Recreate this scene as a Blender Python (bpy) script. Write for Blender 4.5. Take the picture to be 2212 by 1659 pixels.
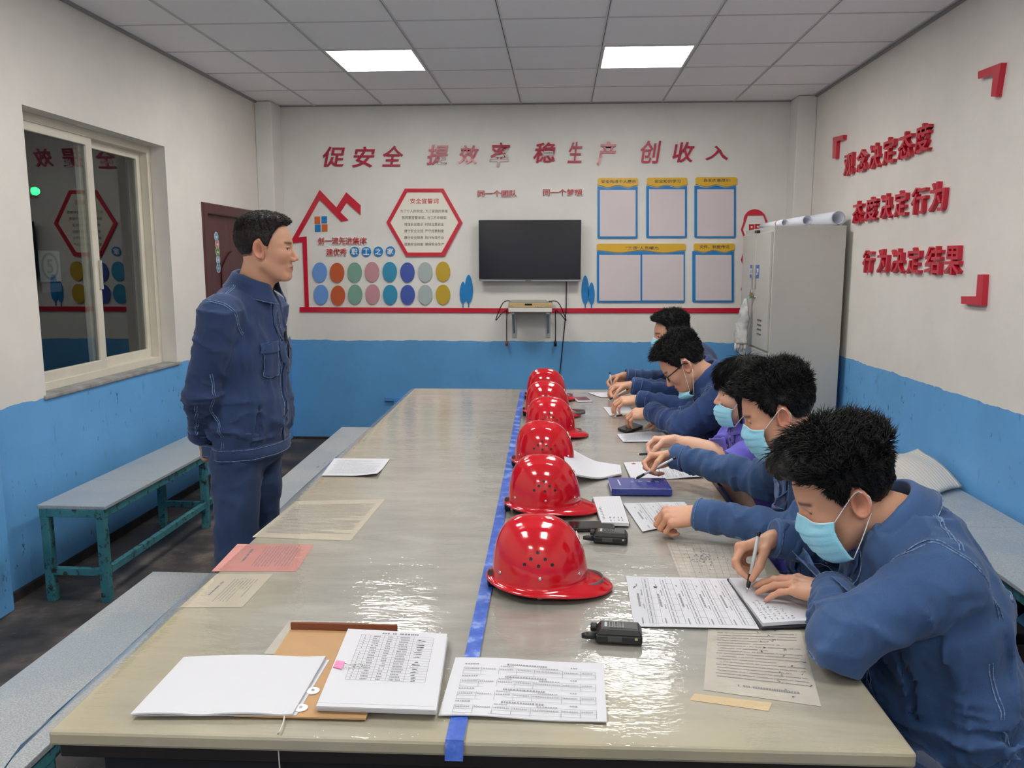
import bpy, bmesh, math, random
import numpy as np
from mathutils import Vector, Matrix

for _o in list(bpy.data.objects):
    bpy.data.objects.remove(_o)
SC = bpy.context.scene
COL = SC.collection
random.seed(4)
RNG = np.random.default_rng(7)

# ------------------------------------------------------------------ camera
F_PX, PITCH, YAW, ROLL = 1754.43, 0.146686, -0.058758, 0.000721
CAMZ = 1.60
def _axes():
    cy, sy = math.cos(YAW), math.sin(YAW); cp, sp = math.cos(PITCH), math.sin(PITCH)
    fw = Vector((sy*cp, cy*cp, -sp)); r0 = Vector((cy, -sy, 0)); u0 = r0.cross(fw)
    return (math.cos(ROLL)*r0 + math.sin(ROLL)*u0, -math.sin(ROLL)*r0 + math.cos(ROLL)*u0, fw)
RT, UP, FW = _axes()
cam_d = bpy.data.cameras.new('camera'); cam = bpy.data.objects.new('camera', cam_d); COL.objects.link(cam)
cam_d.sensor_width = 36.0; cam_d.lens = F_PX/2212*36; cam_d.clip_start = 0.05; cam_d.clip_end = 60
M = Matrix((RT, UP, -FW)).transposed().to_4x4(); M.translation = (0, 0, CAMZ)
cam.matrix_world = M
SC.camera = cam

# ------------------------------------------------------------------ world + exposure
W = bpy.data.worlds.new('world'); SC.world = W; W.use_nodes = True
W.node_tree.nodes['Background'].inputs[0].default_value = (0.010, 0.012, 0.016, 1)
W.node_tree.nodes['Background'].inputs[1].default_value = 1.0
SC.view_settings.view_transform = 'Standard'; SC.view_settings.look = 'None'
SC.view_settings.gamma = 1.0; SC.view_settings.use_curve_mapping = False
SC.view_settings.exposure = 0.0
try: SC.cycles.diffuse_bounces = 8; SC.cycles.max_bounces = 14; SC.cycles.transparent_max_bounces = 16
except Exception: pass
LAMP_STRENGTH = 24.0

# ------------------------------------------------------------------ measuring helpers (survey of the room)
def ray(px, py): return FW*F_PX + RT*(px-1106) - UP*(py-829.5)
def onY(px, py, Y): d = ray(px, py); t = Y/d.y; return Vector((d.x*t, Y, d.z*t+CAMZ))
def onX(px, py, X): d = ray(px, py); t = X/d.x; return Vector((X, d.y*t, d.z*t+CAMZ))
def onZ(px, py, Z): d = ray(px, py); t = (Z-CAMZ)/d.z; return Vector((d.x*t, d.y*t, Z))
BACK, LEFT, RIGHT, FRONT, CEIL = 7.245, -2.60, 2.08, -2.3, 2.96
TABZ = 0.80
TZ = TABZ + 0.004      # top of the clear sheet

# ------------------------------------------------------------------ materials
def lin(c):
    return tuple(((v/255)/12.92 if v/255 <= .04045 else ((v/255+.055)/1.055)**2.4) for v in c)+(1,)
MATS = {}
class NT:
    def __init__(s, name):
        s.m = bpy.data.materials.new(name); s.m.use_nodes = True; s.t = s.m.node_tree
        s.b = s.t.nodes['Principled BSDF']; s.out = s.t.nodes['Material Output']
        s.geo = None
    def n(s, typ, **kw):
        x = s.t.nodes.new(typ)
        for k, v in kw.items(): setattr(x, k, v)
        return x
    def l(s, a, b): s.t.links.new(a, b)
    def pos(s, obj=False):
        x = s.n('ShaderNodeTexCoord') if obj else s.n('ShaderNodeNewGeometry')
        return x.outputs['Object' if obj else 'Position']
    def noise(s, scale, detail=4, rough=.55, vec=None, stretch=None, obj=False, dist=0):
        v = vec or s.pos(obj)
        if stretch:
            mp = s.n('ShaderNodeMapping'); mp.inputs['Scale'].default_value = stretch; s.l(v, mp.inputs[0]); v = mp.outputs[0]
        x = s.n('ShaderNodeTexNoise'); x.inputs['Scale'].default_value = scale; x.inputs['Detail'].default_value = detail
        x.inputs['Roughness'].default_value = rough; x.inputs['Distortion'].default_value = dist; s.l(v, x.inputs['Vector']); return x.outputs[0]
    def ramp(s, fac, stops):
        r = s.n('ShaderNodeValToRGB'); e = r.color_ramp.elements
        while len(e) < len(stops): e.new(.5)
        for i, (p, c) in enumerate(stops):
            e[i].position = p; e[i].color = c if len(c) == 4 else (*c, 1)
        s.l(fac, r.inputs[0]); return r.outputs[0]
    def mix(s, fac, a, b, blend='MIX'):
        x = s.n('ShaderNodeMix', data_type='RGBA', blend_type=blend)
        for k, v in ((0, fac), (6, a), (7, b)):
            if isinstance(v, (tuple, list)): x.inputs[k].default_value = v
            elif isinstance(v, (int, float)): x.inputs[k].default_value = v
            else: s.l(v, x.inputs[k])
        return x.outputs[2]
    def math(s, op, a, b=0):
        x = s.n('ShaderNodeMath', operation=op)
        for k, v in ((0, a), (1, b)):
            if isinstance(v, (int, float)): x.inputs[k].default_value = v
            else: s.l(v, x.inputs[k])
        return x.outputs[0]
    def bump(s, h, strength=.2, dist=.01):
        x = s.n('ShaderNodeBump'); x.inputs['Strength'].default_value = strength; x.inputs['Distance'].default_value = dist
        s.l(h, x.inputs['Height']); s.l(x.outputs[0], s.b.inputs['Normal']); return x
    def set(s, **kw):
        for k, v in kw.items():
            i = s.b.inputs[k.replace('_', ' ')]
            if hasattr(v, 'is_output'): s.l(v, i)
            else: i.default_value = v
def mat(name, col, rough=.5, metal=0, var=0.0, vscale=8, bump=0, bscale=60, coat=0, spec=.5, obj=False, emit=0, sheen=0):
    if name in MATS: return MATS[name]
    t = NT(name); c = lin(col)
    if var:
        d = tuple(max(0, v*(1-var)) for v in c[:3])+(1,); u = tuple(min(1, v*(1+var*.6)) for v in c[:3])+(1,)
        t.set(Base_Color=t.ramp(t.noise(vscale, 5, obj=obj), [(.3, d), (.7, u)]))
    else: t.set(Base_Color=c)
    t.set(Roughness=rough, Metallic=metal, Coat_Weight=coat, Specular_IOR_Level=spec)
    if sheen: t.set(Sheen_Weight=sheen)
    if bump: t.bump(t.noise(bscale, 4, obj=obj), bump, .004)
    if emit: t.set(Emission_Color=c, Emission_Strength=emit)
    MATS[name] = t.m; return t.m

def wall_mat(name, white, blue, line, wear):
    t = NT(name)
    P = t.pos(); sx = t.n('ShaderNodeSeparateXYZ'); t.l(P, sx.inputs[0])
    edge = t.math('ADD', sx.outputs[2], t.math('MULTIPLY', t.math('SUBTRACT', t.noise(7, 5), .5), .035))
    isblue = t.math('LESS_THAN', edge, line)
    w = t.ramp(t.noise(2.2, 6, .65), [(.3, lin([v*.955 for v in white])), (.7, lin(white))])
    smud = t.ramp(t.noise(5, 7, .7), [(.68, (0, 0, 0, 1)), (.82, (1, 1, 1, 1))])
    w = t.mix(t.math('MULTIPLY', smud, .18), w, lin((120, 112, 105)))
    b = t.ramp(t.noise(1.7, 6, .6), [(.3, lin([v*.92 for v in blue])), (.7, lin(blue))])
    drip = t.ramp(t.noise(9, 6, .65, stretch=(1, 1, .22)), [(.62, (0, 0, 0, 1)), (.72, (1, 1, 1, 1))])
    b = t.mix(t.math('MULTIPLY', drip, .36*wear), b, lin((40, 70, 105)))
    chip = t.ramp(t.noise(30, 5, .6, stretch=(1, 1, .5)), [(.63, (0, 0, 0, 1)), (.655, (1, 1, 1, 1))])
    zone = t.ramp(t.noise(2.5, 3), [(.44, (0, 0, 0, 1)), (.62, (1, 1, 1, 1))])
    b = t.mix(t.math('MULTIPLY', t.math('MULTIPLY', chip, zone), .85*wear), b, lin((34, 48, 66)))
    t.set(Base_Color=t.mix(isblue, w, b), Roughness=t.math('SUBTRACT', .75, t.math('MULTIPLY', isblue, .27)))
    t.bump(t.noise(14, 7, .6), .22, .006)
    return t.m
M_WALLB = wall_mat('wall_back_paint', (226, 224, 219), (94, 162, 218), .915, .12)
M_WALL = wall_mat('wall_side_paint', (228, 223, 216), (108, 176, 234), .928, 1)
def floor_mat():
    t = NT('floor_concrete')
    n = t.noise(3, 8, .65); n2 = t.noise(25, 6, .7)
    c = t.ramp(n, [(.36, lin((40, 36, 35))), (.52, lin((70, 64, 61))), (.66, lin((112, 102, 96)))])
    sp = t.ramp(n2, [(.62, (0, 0, 0, 1)), (.70, (1, 1, 1, 1))])
    t.set(Base_Color=t.mix(t.math('MULTIPLY', sp, .45), c, lin((140, 130, 122))), Roughness=t.ramp(n, [(.3, (.45,)*3), (.7, (.8,)*3)]))
    t.bump(n2, .35, .006); return t.m
M_FLOOR = floor_mat()
def tile_mat():
    t = NT('ceiling_tile_white')
    v = t.n('ShaderNodeTexVoronoi'); v.inputs['Scale'].default_value = 90; t.l(t.pos(), v.inputs['Vector'])
    c = t.ramp(v.outputs['Distance'], [(.12, lin((228, 229, 231))), (.2, lin((240, 241, 243)))])
    t.set(Base_Color=t.mix(t.math('MULTIPLY', t.noise(1.3, 4), .12), c, lin((190, 190, 192))), Roughness=.85); return t.m
M_TILE = tile_mat()
M_TBAR = mat('grid_bar_white', (205, 206, 206), .5, .2)
M_LAMPFR = mat('lamp_frame', (225, 225, 225), .4)
M_LAMP = mat('lamp_diffuser', (255, 253, 248), .5, emit=LAMP_STRENGTH)
M_RED = mat('acrylic_red', (196, 24, 52), .22, spec=.5, coat=.2)
M_REDF = mat('acrylic_red_faded', (176, 34, 66), .26, spec=.5, coat=.15, var=.15, vscale=6)
M_REDT = mat('print_red', (190, 40, 48), .45)
M_WHITEA = mat('acrylic_white', (228, 228, 226), .3)
M_CREAM = mat('board_cream', (226, 222, 208), .4)
M_DARKT = mat('print_dark', (72, 70, 66), .6)
M_BLUEA = mat('acrylic_blue', (16, 122, 190), .3)
M_YELA = mat('acrylic_yellow', (218, 172, 44), .35)
M_PANEL = mat('notice_panel', (212, 200, 203), .35, var=.03, vscale=3)
M_TEAL = None
def teal_mat():
    t = NT('teal_paint_worn')
    chip = t.ramp(t.noise(26, 6, .7), [(.53, (0, 0, 0, 1)), (.62, (1, 1, 1, 1))])
    t.set(Base_Color=t.mix(chip, t.ramp(t.noise(5, 4), [(.3, lin((40, 100, 110))), (.7, lin((70, 134, 142)))]), lin((38, 40, 42))), Roughness=.5)
    t.bump(chip, .2, .003); return t.m
M_TEAL = teal_mat()
def bench_mat():
    t = NT('bench_board_grey')
    sp = t.ramp(t.noise(240, 3, .6), [(.42, lin((148, 153, 156))), (.6, lin((176, 181, 184)))])
    bl = t.ramp(t.noise(2.1, 4), [(.47, (0, 0, 0, 1)), (.53, (1, 1, 1, 1))])
    c = t.mix(t.math('MULTIPLY', bl, .3), sp, lin((128, 146, 164)))
    ch = t.ramp(t.noise(14, 5, .6, stretch=(1, .5, 1)), [(.70, (0, 0, 0, 1)), (.73, (1, 1, 1, 1))])
    t.set(Base_Color=t.mix(t.math('MULTIPLY', ch, .8), c, lin((66, 62, 60))), Roughness=.38); return t.m
M_BENCH = bench_mat()
M_BLACK = mat('black_steel', (26, 26, 30), .45, var=.2, vscale=20)
M_NAVY = mat('navy_steel', (28, 30, 44), .45)
M_ALU = mat('window_frame_ivory', (214, 208, 192), .4, var=.06, vscale=9)
M_LOCK = None
def lock_mat():
    t = NT('locker_grey')
    c = t.ramp(t.noise(1.5, 5), [(.3, lin((178, 177, 170))), (.7, lin((194, 193, 187)))])
    st = t.ramp(t.noise(16, 6, .7, stretch=(1, 1, .3)), [(.66, (0, 0, 0, 1)), (.75, (1, 1, 1, 1))])
    t.set(Base_Color=t.mix(t.math('MULTIPLY', st, .3), c, lin((120, 100, 78))), Roughness=.38); return t.m
M_LOCK = lock_mat()
M_PAPER = mat('paper_white', (203, 204, 210), .75)
M_PAPER2 = mat('paper_form', (195, 197, 203), .75)
M_INK = mat('paper_ink', (138, 138, 144), .8)
M_PENINK = mat('handwriting_ink', (92, 92, 100), .8)
M_CHROME = mat('chrome', (200, 200, 200), .25, 1)
M_BLKPL = mat('black_plastic', (22, 22, 24), .42)
M_BLKGL = mat('black_gloss', (14, 14, 18), .12, spec=.6)

# ------------------------------------------------------------------ mesh helpers
def link(o, parent=None):
    COL.objects.link(o)
    if parent is not None: o.parent = parent
    return o
def tag(o, label=None, cat=None, group=None, kind=None):
    for k, v in (('label', label), ('category', cat), ('group', group), ('kind', kind)):
        if v: o[k] = v
    return o
def empty(name, loc=(0, 0, 0), rz=0, label=None, cat=None, group=None):
    o = bpy.data.objects.new(name, None); o.empty_display_size = .05; link(o)
    o.location = loc; o.rotation_euler = (0, 0, rz); return tag(o, label, cat, group)
def mesh_from(name, verts, faces, m, parent=None, smooth=False, world=True):
    """verts are world coordinates; a parent moved to its base gets compensated."""
    me = bpy.data.meshes.new(name)
    me.from_pydata([tuple(v) for v in verts], [], [tuple(f) for f in faces]); me.update()
    if m is not None: me.materials.append(m)
    if smooth: me.shade_smooth()
    o = bpy.data.objects.new(name, me); link(o, parent)
    if parent is not None and world:
        bpy_par = parent
        mw = Matrix.Identity(4)
        while bpy_par is not None:
            mw = bpy_par.matrix_basis @ mw; bpy_par = bpy_par.parent
        me.transform(mw.inverted())
    return o
class MB:
    def __init__(s): s.v = []; s.f = []
    def add(s, V, Fc):
        b = len(s.v); s.v += [Vector(x) for x in V]; s.f += [tuple(i+b for i in q) for q in Fc]; return s
    def box(s, x0, x1, y0, y1, z0, z1):
        V = [(x, y, z) for x in (x0, x1) for y in (y0, y1) for z in (z0, z1)]
        return s.add(V, [(0, 1, 3, 2), (4, 6, 7, 5), (0, 4, 5, 1), (2, 3, 7, 6), (0, 2, 6, 4), (1, 5, 7, 3)])
    def obox(s, c, ax, ay, az):
        c, ax, ay, az = map(Vector, (c, ax, ay, az))
        V = [c+ax*i+ay*j+az*k for i in (-1, 1) for j in (-1, 1) for k in (-1, 1)]
        return s.add(V, [(0, 1, 3, 2), (4, 6, 7, 5), (0, 4, 5, 1), (2, 3, 7, 6), (0, 2, 6, 4), (1, 5, 7, 3)])
    def bar(s, a, b, w, h=None, up=(0, 0, 1)):
        a, b = Vector(a), Vector(b); h = h or w; d = (b-a); L = d.length; d.normalize()
        u = Vector(up)
        if abs(d.dot(u)) > .95: u = Vector((0, 1, 0))
        sd = d.cross(u).normalized(); u = sd.cross(d)
        return s.obox((a+b)/2, d*L/2, sd*w/2, u*h/2)
    def tube(s, pts, r, seg=8, cap=True):
        pts = [Vector(p) for p in pts]; n = len(pts)
        rs = r if isinstance(r, (list, tuple)) else [r]*n
        V = []; Fc = []; up = None
        for i, p in enumerate(pts):
            d = (pts[min(i+1, n-1)]-pts[max(i-1, 0)])
            if d.length < 1e-9: d = Vector((0, 0, 1))
            d.normalize()
            if up is None: up = Vector((0, 0, 1)) if abs(d.z) < .9 else Vector((1, 0, 0))
            sd = d.cross(up)
            if sd.length < 1e-6: sd = d.orthogonal()
            sd.normalize(); up = sd.cross(d).normalized()
            for k in range(seg):
                a = 2*math.pi*k/seg; V.append(p+(sd*math.cos(a)+up*math.sin(a))*rs[i])
        for i in range(n-1):
            for k in range(seg):
                Fc.append((i*seg+k, i*seg+(k+1) % seg, (i+1)*seg+(k+1) % seg, (i+1)*seg+k))
        if cap: Fc.append(tuple(range(seg))[::-1]); Fc.append(tuple((n-1)*seg+k for k in range(seg)))
        return s.add(V, Fc)
    def lathe(s, prof, c=(0, 0, 0), axis=(0, 0, 1), seg=24, sx=1, sy=1):
        ax = Vector(axis).normalized(); u = ax.orthogonal().normalized(); w = ax.cross(u); c = Vector(c)
        V = []; Fc = []
        for r, h in prof:
            for k in range(seg):
                a = 2*math.pi*k/seg; V.append(c+ax*h+u*math.cos(a)*r*sx+w*math.sin(a)*r*sy)
        for i in range(len(prof)-1):
            for k in range(seg):
                Fc.append((i*seg+k, i*seg+(k+1) % seg, (i+1)*seg+(k+1) % seg, (i+1)*seg+k))
        Fc.append(tuple(range(seg))[::-1]); Fc.append(tuple((len(prof)-1)*seg+k for k in range(seg)))
        return s.add(V, Fc)
    def prism(s, pts, off):
        """polygon (world points, planar) extruded by vector off; concave safe"""
        n = len(pts); off = Vector(off); P = [Vector(p) for p in pts]
        nn = Vector((0, 0, 0))
        for i in range(n): nn += (P[i]-P[0]).cross(P[(i+1) % n]-P[0])
        if nn.dot(off) < 0: P = P[::-1]
        from mathutils.geometry import tessellate_polygon
        tri = tessellate_polygon([P])
        V = P+[p+off for p in P]; Fc = []
        for t in tri:
            a, b, c = t
            if (P[b]-P[a]).cross(P[c]-P[a]).dot(off) < 0: a, b, c = a, c, b
            Fc.append((a+n, b+n, c+n)); Fc.append((c, b, a))
        for i in range(n):
            j = (i+1) % n; Fc.append((i, j, j+n, i+n))
        return s.add(V, Fc)
    def ring(s, outer, inner, off):
        n = len(outer); off = Vector(off)
        V = [Vector(p) for p in outer]+[Vector(p) for p in inner]; V += [v+off for v in V]; Fc = []
        for i in range(n):
            j = (i+1) % n
            Fc += [(2*n+i, 2*n+j, 3*n+j, 3*n+i), (i, n+i, n+j, j), (i, j, 2*n+j, 2*n+i), (n+j, n+i, 3*n+i, 3*n+j)]
        return s.add(V, Fc)
    def build(s, name, m, parent=None, smooth=False, bevel=0, fix=True, seg=2):
        o = mesh_from(name, s.v, s.f, m, parent, smooth)
        if fix:
            bm = bmesh.new(); bm.from_mesh(o.data); bmesh.ops.recalc_face_normals(bm, faces=bm.faces[:]); bm.to_mesh(o.data); bm.free()
            if smooth: o.data.shade_smooth()
        if bevel:
            md = o.modifiers.new('bevel', 'BEVEL'); md.width = bevel; md.segments = seg; md.limit_method = 'ANGLE'
        return o
def sm_angle(o, deg=40):
    try: o.data.shade_smooth(); o.data.set_sharp_from_angle(angle=math.radians(deg))
    except Exception: pass
    return o
def text_geo(s, bold=0.0, extrude=0.0, shear=0.0):
    cu = bpy.data.curves.new('txt', 'FONT'); cu.body = s; cu.size = 1; cu.offset = bold; cu.extrude = extrude
    cu.shear = shear; cu.resolution_u = 3
    o = bpy.data.objects.new('txt', cu); COL.objects.link(o)
    dg = bpy.context.evaluated_depsgraph_get(); me = bpy.data.meshes.new_from_object(o.evaluated_get(dg))
    V = np.array([v.co[:] for v in me.vertices]) if len(me.vertices) else np.zeros((0, 3)); Fc = [tuple(p.vertices) for p in me.polygons]
    bpy.data.objects.remove(o); bpy.data.curves.remove(cu); bpy.data.meshes.remove(me)
    return V, Fc
def text_fit(name, s, O, U, Vv, m, parent=None, bold=0.0, thick=.0006, shear=0.0, lift=0.0):
    """lettering filling the parallelogram with corner O and sides U (right) and Vv (up); stands out along U x V"""
    V, Fc = text_geo(s, bold, 1.0 if thick else 0, shear)
    if not len(V): return None
    lo, hi = V.min(0), V.max(0); O, U, Vv = Vector(O), Vector(U), Vector(Vv); N = U.cross(Vv).normalized()
    w, h = max(hi[0]-lo[0], 1e-6), max(hi[1]-lo[1], 1e-6); dz = max(hi[2]-lo[2], 1e-6)
    P = [O+U*((v[0]-lo[0])/w)+Vv*((v[1]-lo[1])/h)+N*(lift+thick*(v[2]-lo[2])/dz) for v in V]
    return mesh_from(name, P, Fc, m, parent)
def curve_pts(ctrl, n=24):
    C = [np.array(c, float) for c in ctrl]; C = [2*C[0]-C[1]]+C+[2*C[-1]-C[-2]]; out = []
    seg = len(C)-3
    for i in range(n+1):
        t = i/n*seg; k = min(int(t), seg-1); f = t-k; a, b, c, d = C[k:k+4]
        out.append(Vector(.5*(2*b+(c-a)*f+(2*a-5*b+4*c-d)*f*f+(3*b-a-3*c+d)*f**3)))
    return out

# ================================================================== THE ROOM
floor = MB().box(LEFT-.3, RIGHT+.3, FRONT-.3, BACK+.3, -.1, 0).build('floor', M_FLOOR); tag(floor, 'worn dark grey concrete floor', kind='structure')
wb = MB().box(LEFT-.3, RIGHT+.3, BACK, BACK+.2, 0, CEIL+.25).build('wall_back', M_WALLB); tag(wb, 'white back wall with blue lower half', kind='structure')
wr = MB().box(RIGHT, RIGHT+.2, FRONT, BACK, 0, CEIL+.25).build('wall_right', M_WALL); tag(wr, 'white right wall with blue lower half', kind='structure')
wf = MB().box(LEFT, RIGHT, FRONT-.2, FRONT, 0, CEIL+.25).build('wall_front', M_WALL); tag(wf, 'white front wall with blue lower half', kind='structure')
# left wall with a window opening and a door recess
WY0, WY1, WZ0, WZ1 = 3.925, 5.355, .935, 2.36
DY0, DY1, DZ1 = 5.86, 6.93, 2.045
b = MB(); T = .26
b.box(LEFT-T, LEFT, FRONT, WY0, 0, CEIL+.25); b.box(LEFT-T, LEFT, WY0, WY1, 0, WZ0); b.box(LEFT-T, LEFT, WY0, WY1, WZ1, CEIL+.25)
b.box(LEFT-T, LEFT, WY1, DY0, 0, CEIL+.25); b.box(LEFT-T, LEFT, DY0, DY1, DZ1, CEIL+.25); b.box(LEFT-T, LEFT, DY1, BACK, 0, CEIL+.25)
tag(b.build('wall_left', M_WALL), 'white left wall with worn blue lower half', kind='structure')
tag(MB().box(LEFT, -2.52, FRONT, 3.45, 0, CEIL).build('trim_1', M_WALL, bevel=.01), 'shallow painted pier on the left wall', kind='structure')
tag(MB().box(LEFT, -2.455, 7.0, BACK, 0, CEIL).build('trim_2', M_WALLB, bevel=.008), 'boxed corner column left of the slogan wall', kind='structure')
tag(MB().box(1.925, RIGHT, 7.02, BACK, 0, CEIL).build('trim_3', M_WALLB, bevel=.008), 'boxed corner column behind the locker', kind='structure')
M_SKIRT = mat('dirty_skirting', (52, 46, 44), .8, var=.5, vscale=15)
tag(MB().box(LEFT, LEFT+.018, 3.45, DY0, 0, .045).build('baseboard_left', M_SKIRT), 'dirty dark strip at the foot of the left wall', kind='structure')
tag(MB().box(-2.455, 1.92, BACK-.012, BACK, 0, .02).build('baseboard_back', M_SKIRT), 'dirty dark strip at the foot of the back wall', kind='structure')

# ceiling: slab, tiles, bars
ceil = MB().box(LEFT-.3, RIGHT+.3, FRONT-.3, BACK+.3, CEIL+.06, CEIL+.16).build('ceiling', mat('slab_dark', (90, 90, 92), .9)); tag(ceil, 'suspended ceiling of white square tiles', kind='structure')
GX, GY = -.350, 4.8105
xs = sorted({LEFT, RIGHT} | {GX+.6*i for i in range(-3, 5) if LEFT < GX+.6*i < RIGHT})
ys = sorted({FRONT, BACK} | {GY+.6*j for j in range(-11, 5) if FRONT < GY+.6*j < BACK})
lamp_cells = {(GX-1.2, GY+.6), (GX+.6, GY+.6), (GX-1.2, GY-1.8), (GX+.6, GY-1.8), (GX-1.2, GY-4.2), (GX+.6, GY-4.2), (GX-1.2, GY-6.6), (GX+.6, GY-6.6)}
lamp_cells = {(round(a, 3), round(c, 3)) for a, c in lamp_cells}
full = None
for i in range(len(xs)-1):
    for j in range(len(ys)-1):
        if (round(xs[i], 3), round(ys[j], 3)) in lamp_cells: continue
        w, d = xs[i+1]-xs[i], ys[j+1]-ys[j]
        if abs(w-.6) < 1e-4 and abs(d-.6) < 1e-4:
            if full is None:
                full = bpy.data.meshes.new('ceiling_tile'); tb = MB().box(.008, .592, .008, .592, .004, .016)
                full.from_pydata([tuple(v) for v in tb.v], [], tb.f); full.materials.append(M_TILE); full.update()
            o = bpy.data.objects.new('ceiling_tile', full); link(o, ceil); o.location = (xs[i], ys[j], CEIL)
        elif w > .02 and d > .02:
            MB().box(xs[i]+.008, xs[i+1]-.008, ys[j]+.008, ys[j+1]-.008, CEIL+.004, CEIL+.016).build('ceiling_tile', M_TILE, ceil)
for x in xs[1:-1]: MB().box(x-.008, x-.002, FRONT, BACK, CEIL-.001, CEIL+.03).box(x+.002, x+.008, FRONT, BACK, CEIL-.001, CEIL+.03).build('grid_bar', M_TBAR, ceil)
for y in ys[1:-1]: MB().box(LEFT, RIGHT, y-.006, y+.006, CEIL+.001, CEIL+.03).build('grid_bar', M_TBAR, ceil)
ed = MB(); ed.box(LEFT, LEFT+.02, FRONT, BACK, CEIL-.012, CEIL+.02); ed.build('edge_angle', mat('edge_angle', (150, 150, 150), .5, .3), ceil)
MB().box(RIGHT-.02, RIGHT, FRONT, BACK, CEIL-.012, CEIL+.02).build('edge_angle', MATS['edge_angle'], ceil)
MB().box(LEFT, RIGHT, BACK-.012, BACK, CEIL-.006, CEIL+.02).build('edge_angle', MATS['edge_angle'], ceil)
for k, (a, c) in enumerate(sorted(lamp_cells, key=lambda q: (-q[1], q[0]))):
    row = ['over the slogan end of the table', 'over the middle of the table', 'over the near end of the table', 'by the front wall'][k//2]
    side = 'window side' if k % 2 == 0 else 'lettered wall side'
    L = empty('ceiling_lamp', (a+.3, c+.3, CEIL), 0, f'square LED ceiling panel {row}, {side}', 'ceiling lamp', 'LED ceiling panels')
    MB().ring([(a+.01, c+.01, CEIL), (a+.59, c+.01, CEIL), (a+.59, c+.59, CEIL), (a+.01, c+.59, CEIL)], [(a+.022, c+.022, CEIL), (a+.578, c+.022, CEIL), (a+.578, c+.578, CEIL), (a+.022, c+.578, CEIL)], (0, 0, .025)).build('lamp_frame', M_LAMPFR, L)
    MB().box(a+.022, a+.578, c+.022, c+.578, CEIL+.003, CEIL+.02).build('diffuser', M_LAMP, L)

# window_1 : ivory sliding window in the reveal
def glass_mat(name, tint=(1, 1, 1), f0=.06, rough=.0):
    t = NT(name); t.t.nodes.remove(t.b)
    tr = t.n('ShaderNodeBsdfTransparent'); tr.inputs[0].default_value = (*tint, 1)
    gl = t.n('ShaderNodeBsdfGlossy'); gl.inputs['Roughness'].default_value = rough; gl.inputs[0].default_value = (1, 1, 1, 1)
    F0 = ((f0-1)/(f0+1))**2
    lw = t.n('ShaderNodeLayerWeight'); lw.inputs['Blend'].default_value = .5
    fr = t.n('ShaderNodeMath', operation='MULTIPLY_ADD'); t.l(t.math('POWER', lw.outputs['Facing'], 5.0), fr.inputs[0]); fr.inputs[1].default_value = 1-F0; fr.inputs[2].default_value = F0
    mx = t.n('ShaderNodeMixShader'); t.l(fr.outputs[0], mx.inputs[0]); t.l(tr.outputs[0], mx.inputs[1]); t.l(gl.outputs[0], mx.inputs[2]); t.l(mx.outputs[0], t.out.inputs[0])
    return t, mx, gl, fr
M_GLASS = glass_mat('window_glass', (.80, .83, .83), 1.62)[0].m
win = empty('window_1', (LEFT-.12, (WY0+WY1)/2, WZ0)); tag(win, 'ivory sliding window with two dark panes', kind='structure')
XF = LEFT-.12
def rect_ring(x0, x1, y0, y1, z0, z1, w):
    return MB().ring([(x0, y0, z0), (x0, y1, z0), (x0, y1, z1), (x0, y0, z1)], [(x0, y0+w, z0+w), (x0, y1-w, z0+w), (x0, y1-w, z1-w), (x0, y0+w, z1-w)], (x1-x0, 0, 0))
rect_ring(XF-.08, XF+.02, WY0, WY1, WZ0, WZ1, .045).build('window_frame', M_ALU, win, bevel=.003)
ym = WY0+.715
s1 = rect_ring(XF-.015, XF+.012, WY0+.02, ym+.05, WZ0+.04, WZ1-.03, .06).build('sash', M_ALU, win, bevel=.004)
s2 = rect_ring(XF-.06, XF-.03, ym-.02, WY1-.03, WZ0+.04, WZ1-.03, .06).build('sash', M_ALU, win, bevel=.004)
MB().box(XF-.003, XF-.001, WY0+.075, ym-.005, WZ0+.095, WZ1-.085).build('pane', M_GLASS, s1)
MB().box(XF-.047, XF-.045, ym+.035, WY1-.085, WZ0+.095, WZ1-.085).build('pane', M_GLASS, s2)
MB().box(XF+.012, XF+.024, ym+.028, ym+.05, 1.45, 1.62).build('latch', mat('latch_grey', (170, 168, 160), .4), s1, bevel=.003)
MB().box(XF+.02, LEFT+.012, WY0-.02, WY1+.03, WZ0-.018, WZ0+.004).build('window_sill', mat('sill_dirty', (150, 150, 148), .7, var=.35, vscale=12), win, bevel=.006)
# things past the glass: dim yard wall, green lamp, number sheet on the pane
tag(MB().box(LEFT-2.6, LEFT-2.5, 0.5, 9.5, 0, 4).build('wall_outside', mat('yard_wall', (44, 50, 52), .9, var=.3, vscale=3)), 'dim wall of the dark yard beyond the window', kind='structure')
tag(MB().box(LEFT-2.6, LEFT-.26, .5, 9.5, -.1, -.02).build('floor_outside', mat('yard_ground', (48, 48, 46), .9)), 'dark ground of the yard beyond the window', kind='structure')
g = onX(68, 413, LEFT-1.2)
gl = empty('indicator_lamp', g, 0, 'small glowing green lamp seen through the window pane', 'lamp')
MB().lathe([(.012, 0), (.026, .01), (.03, .03), (.02, .05)], g, (1, 0, 0), 16).build('lens', mat('green_glow', (24, 235, 90), .3, emit=7), gl, smooth=True)
MB().lathe([(.034, -.05), (.036, 0), (.034, .012)], g, (1, 0, 0), 16).build('housing', M_BLKPL, gl)
MB().tube([g+Vector((-.05, 0, 0)), Vector((LEFT-2.5, g.y, g.z))], .012).build('bracket', M_BLKPL, gl)
XS = XF-.006
sg = empty('number_sheet', (XS, 4.0, 1.3), 0, 'grey sheet with a circled number 5 stuck on the window glass', 'sign')
a0, a1 = onX(82, 541, XS), onX(133, 608, XS)
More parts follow.
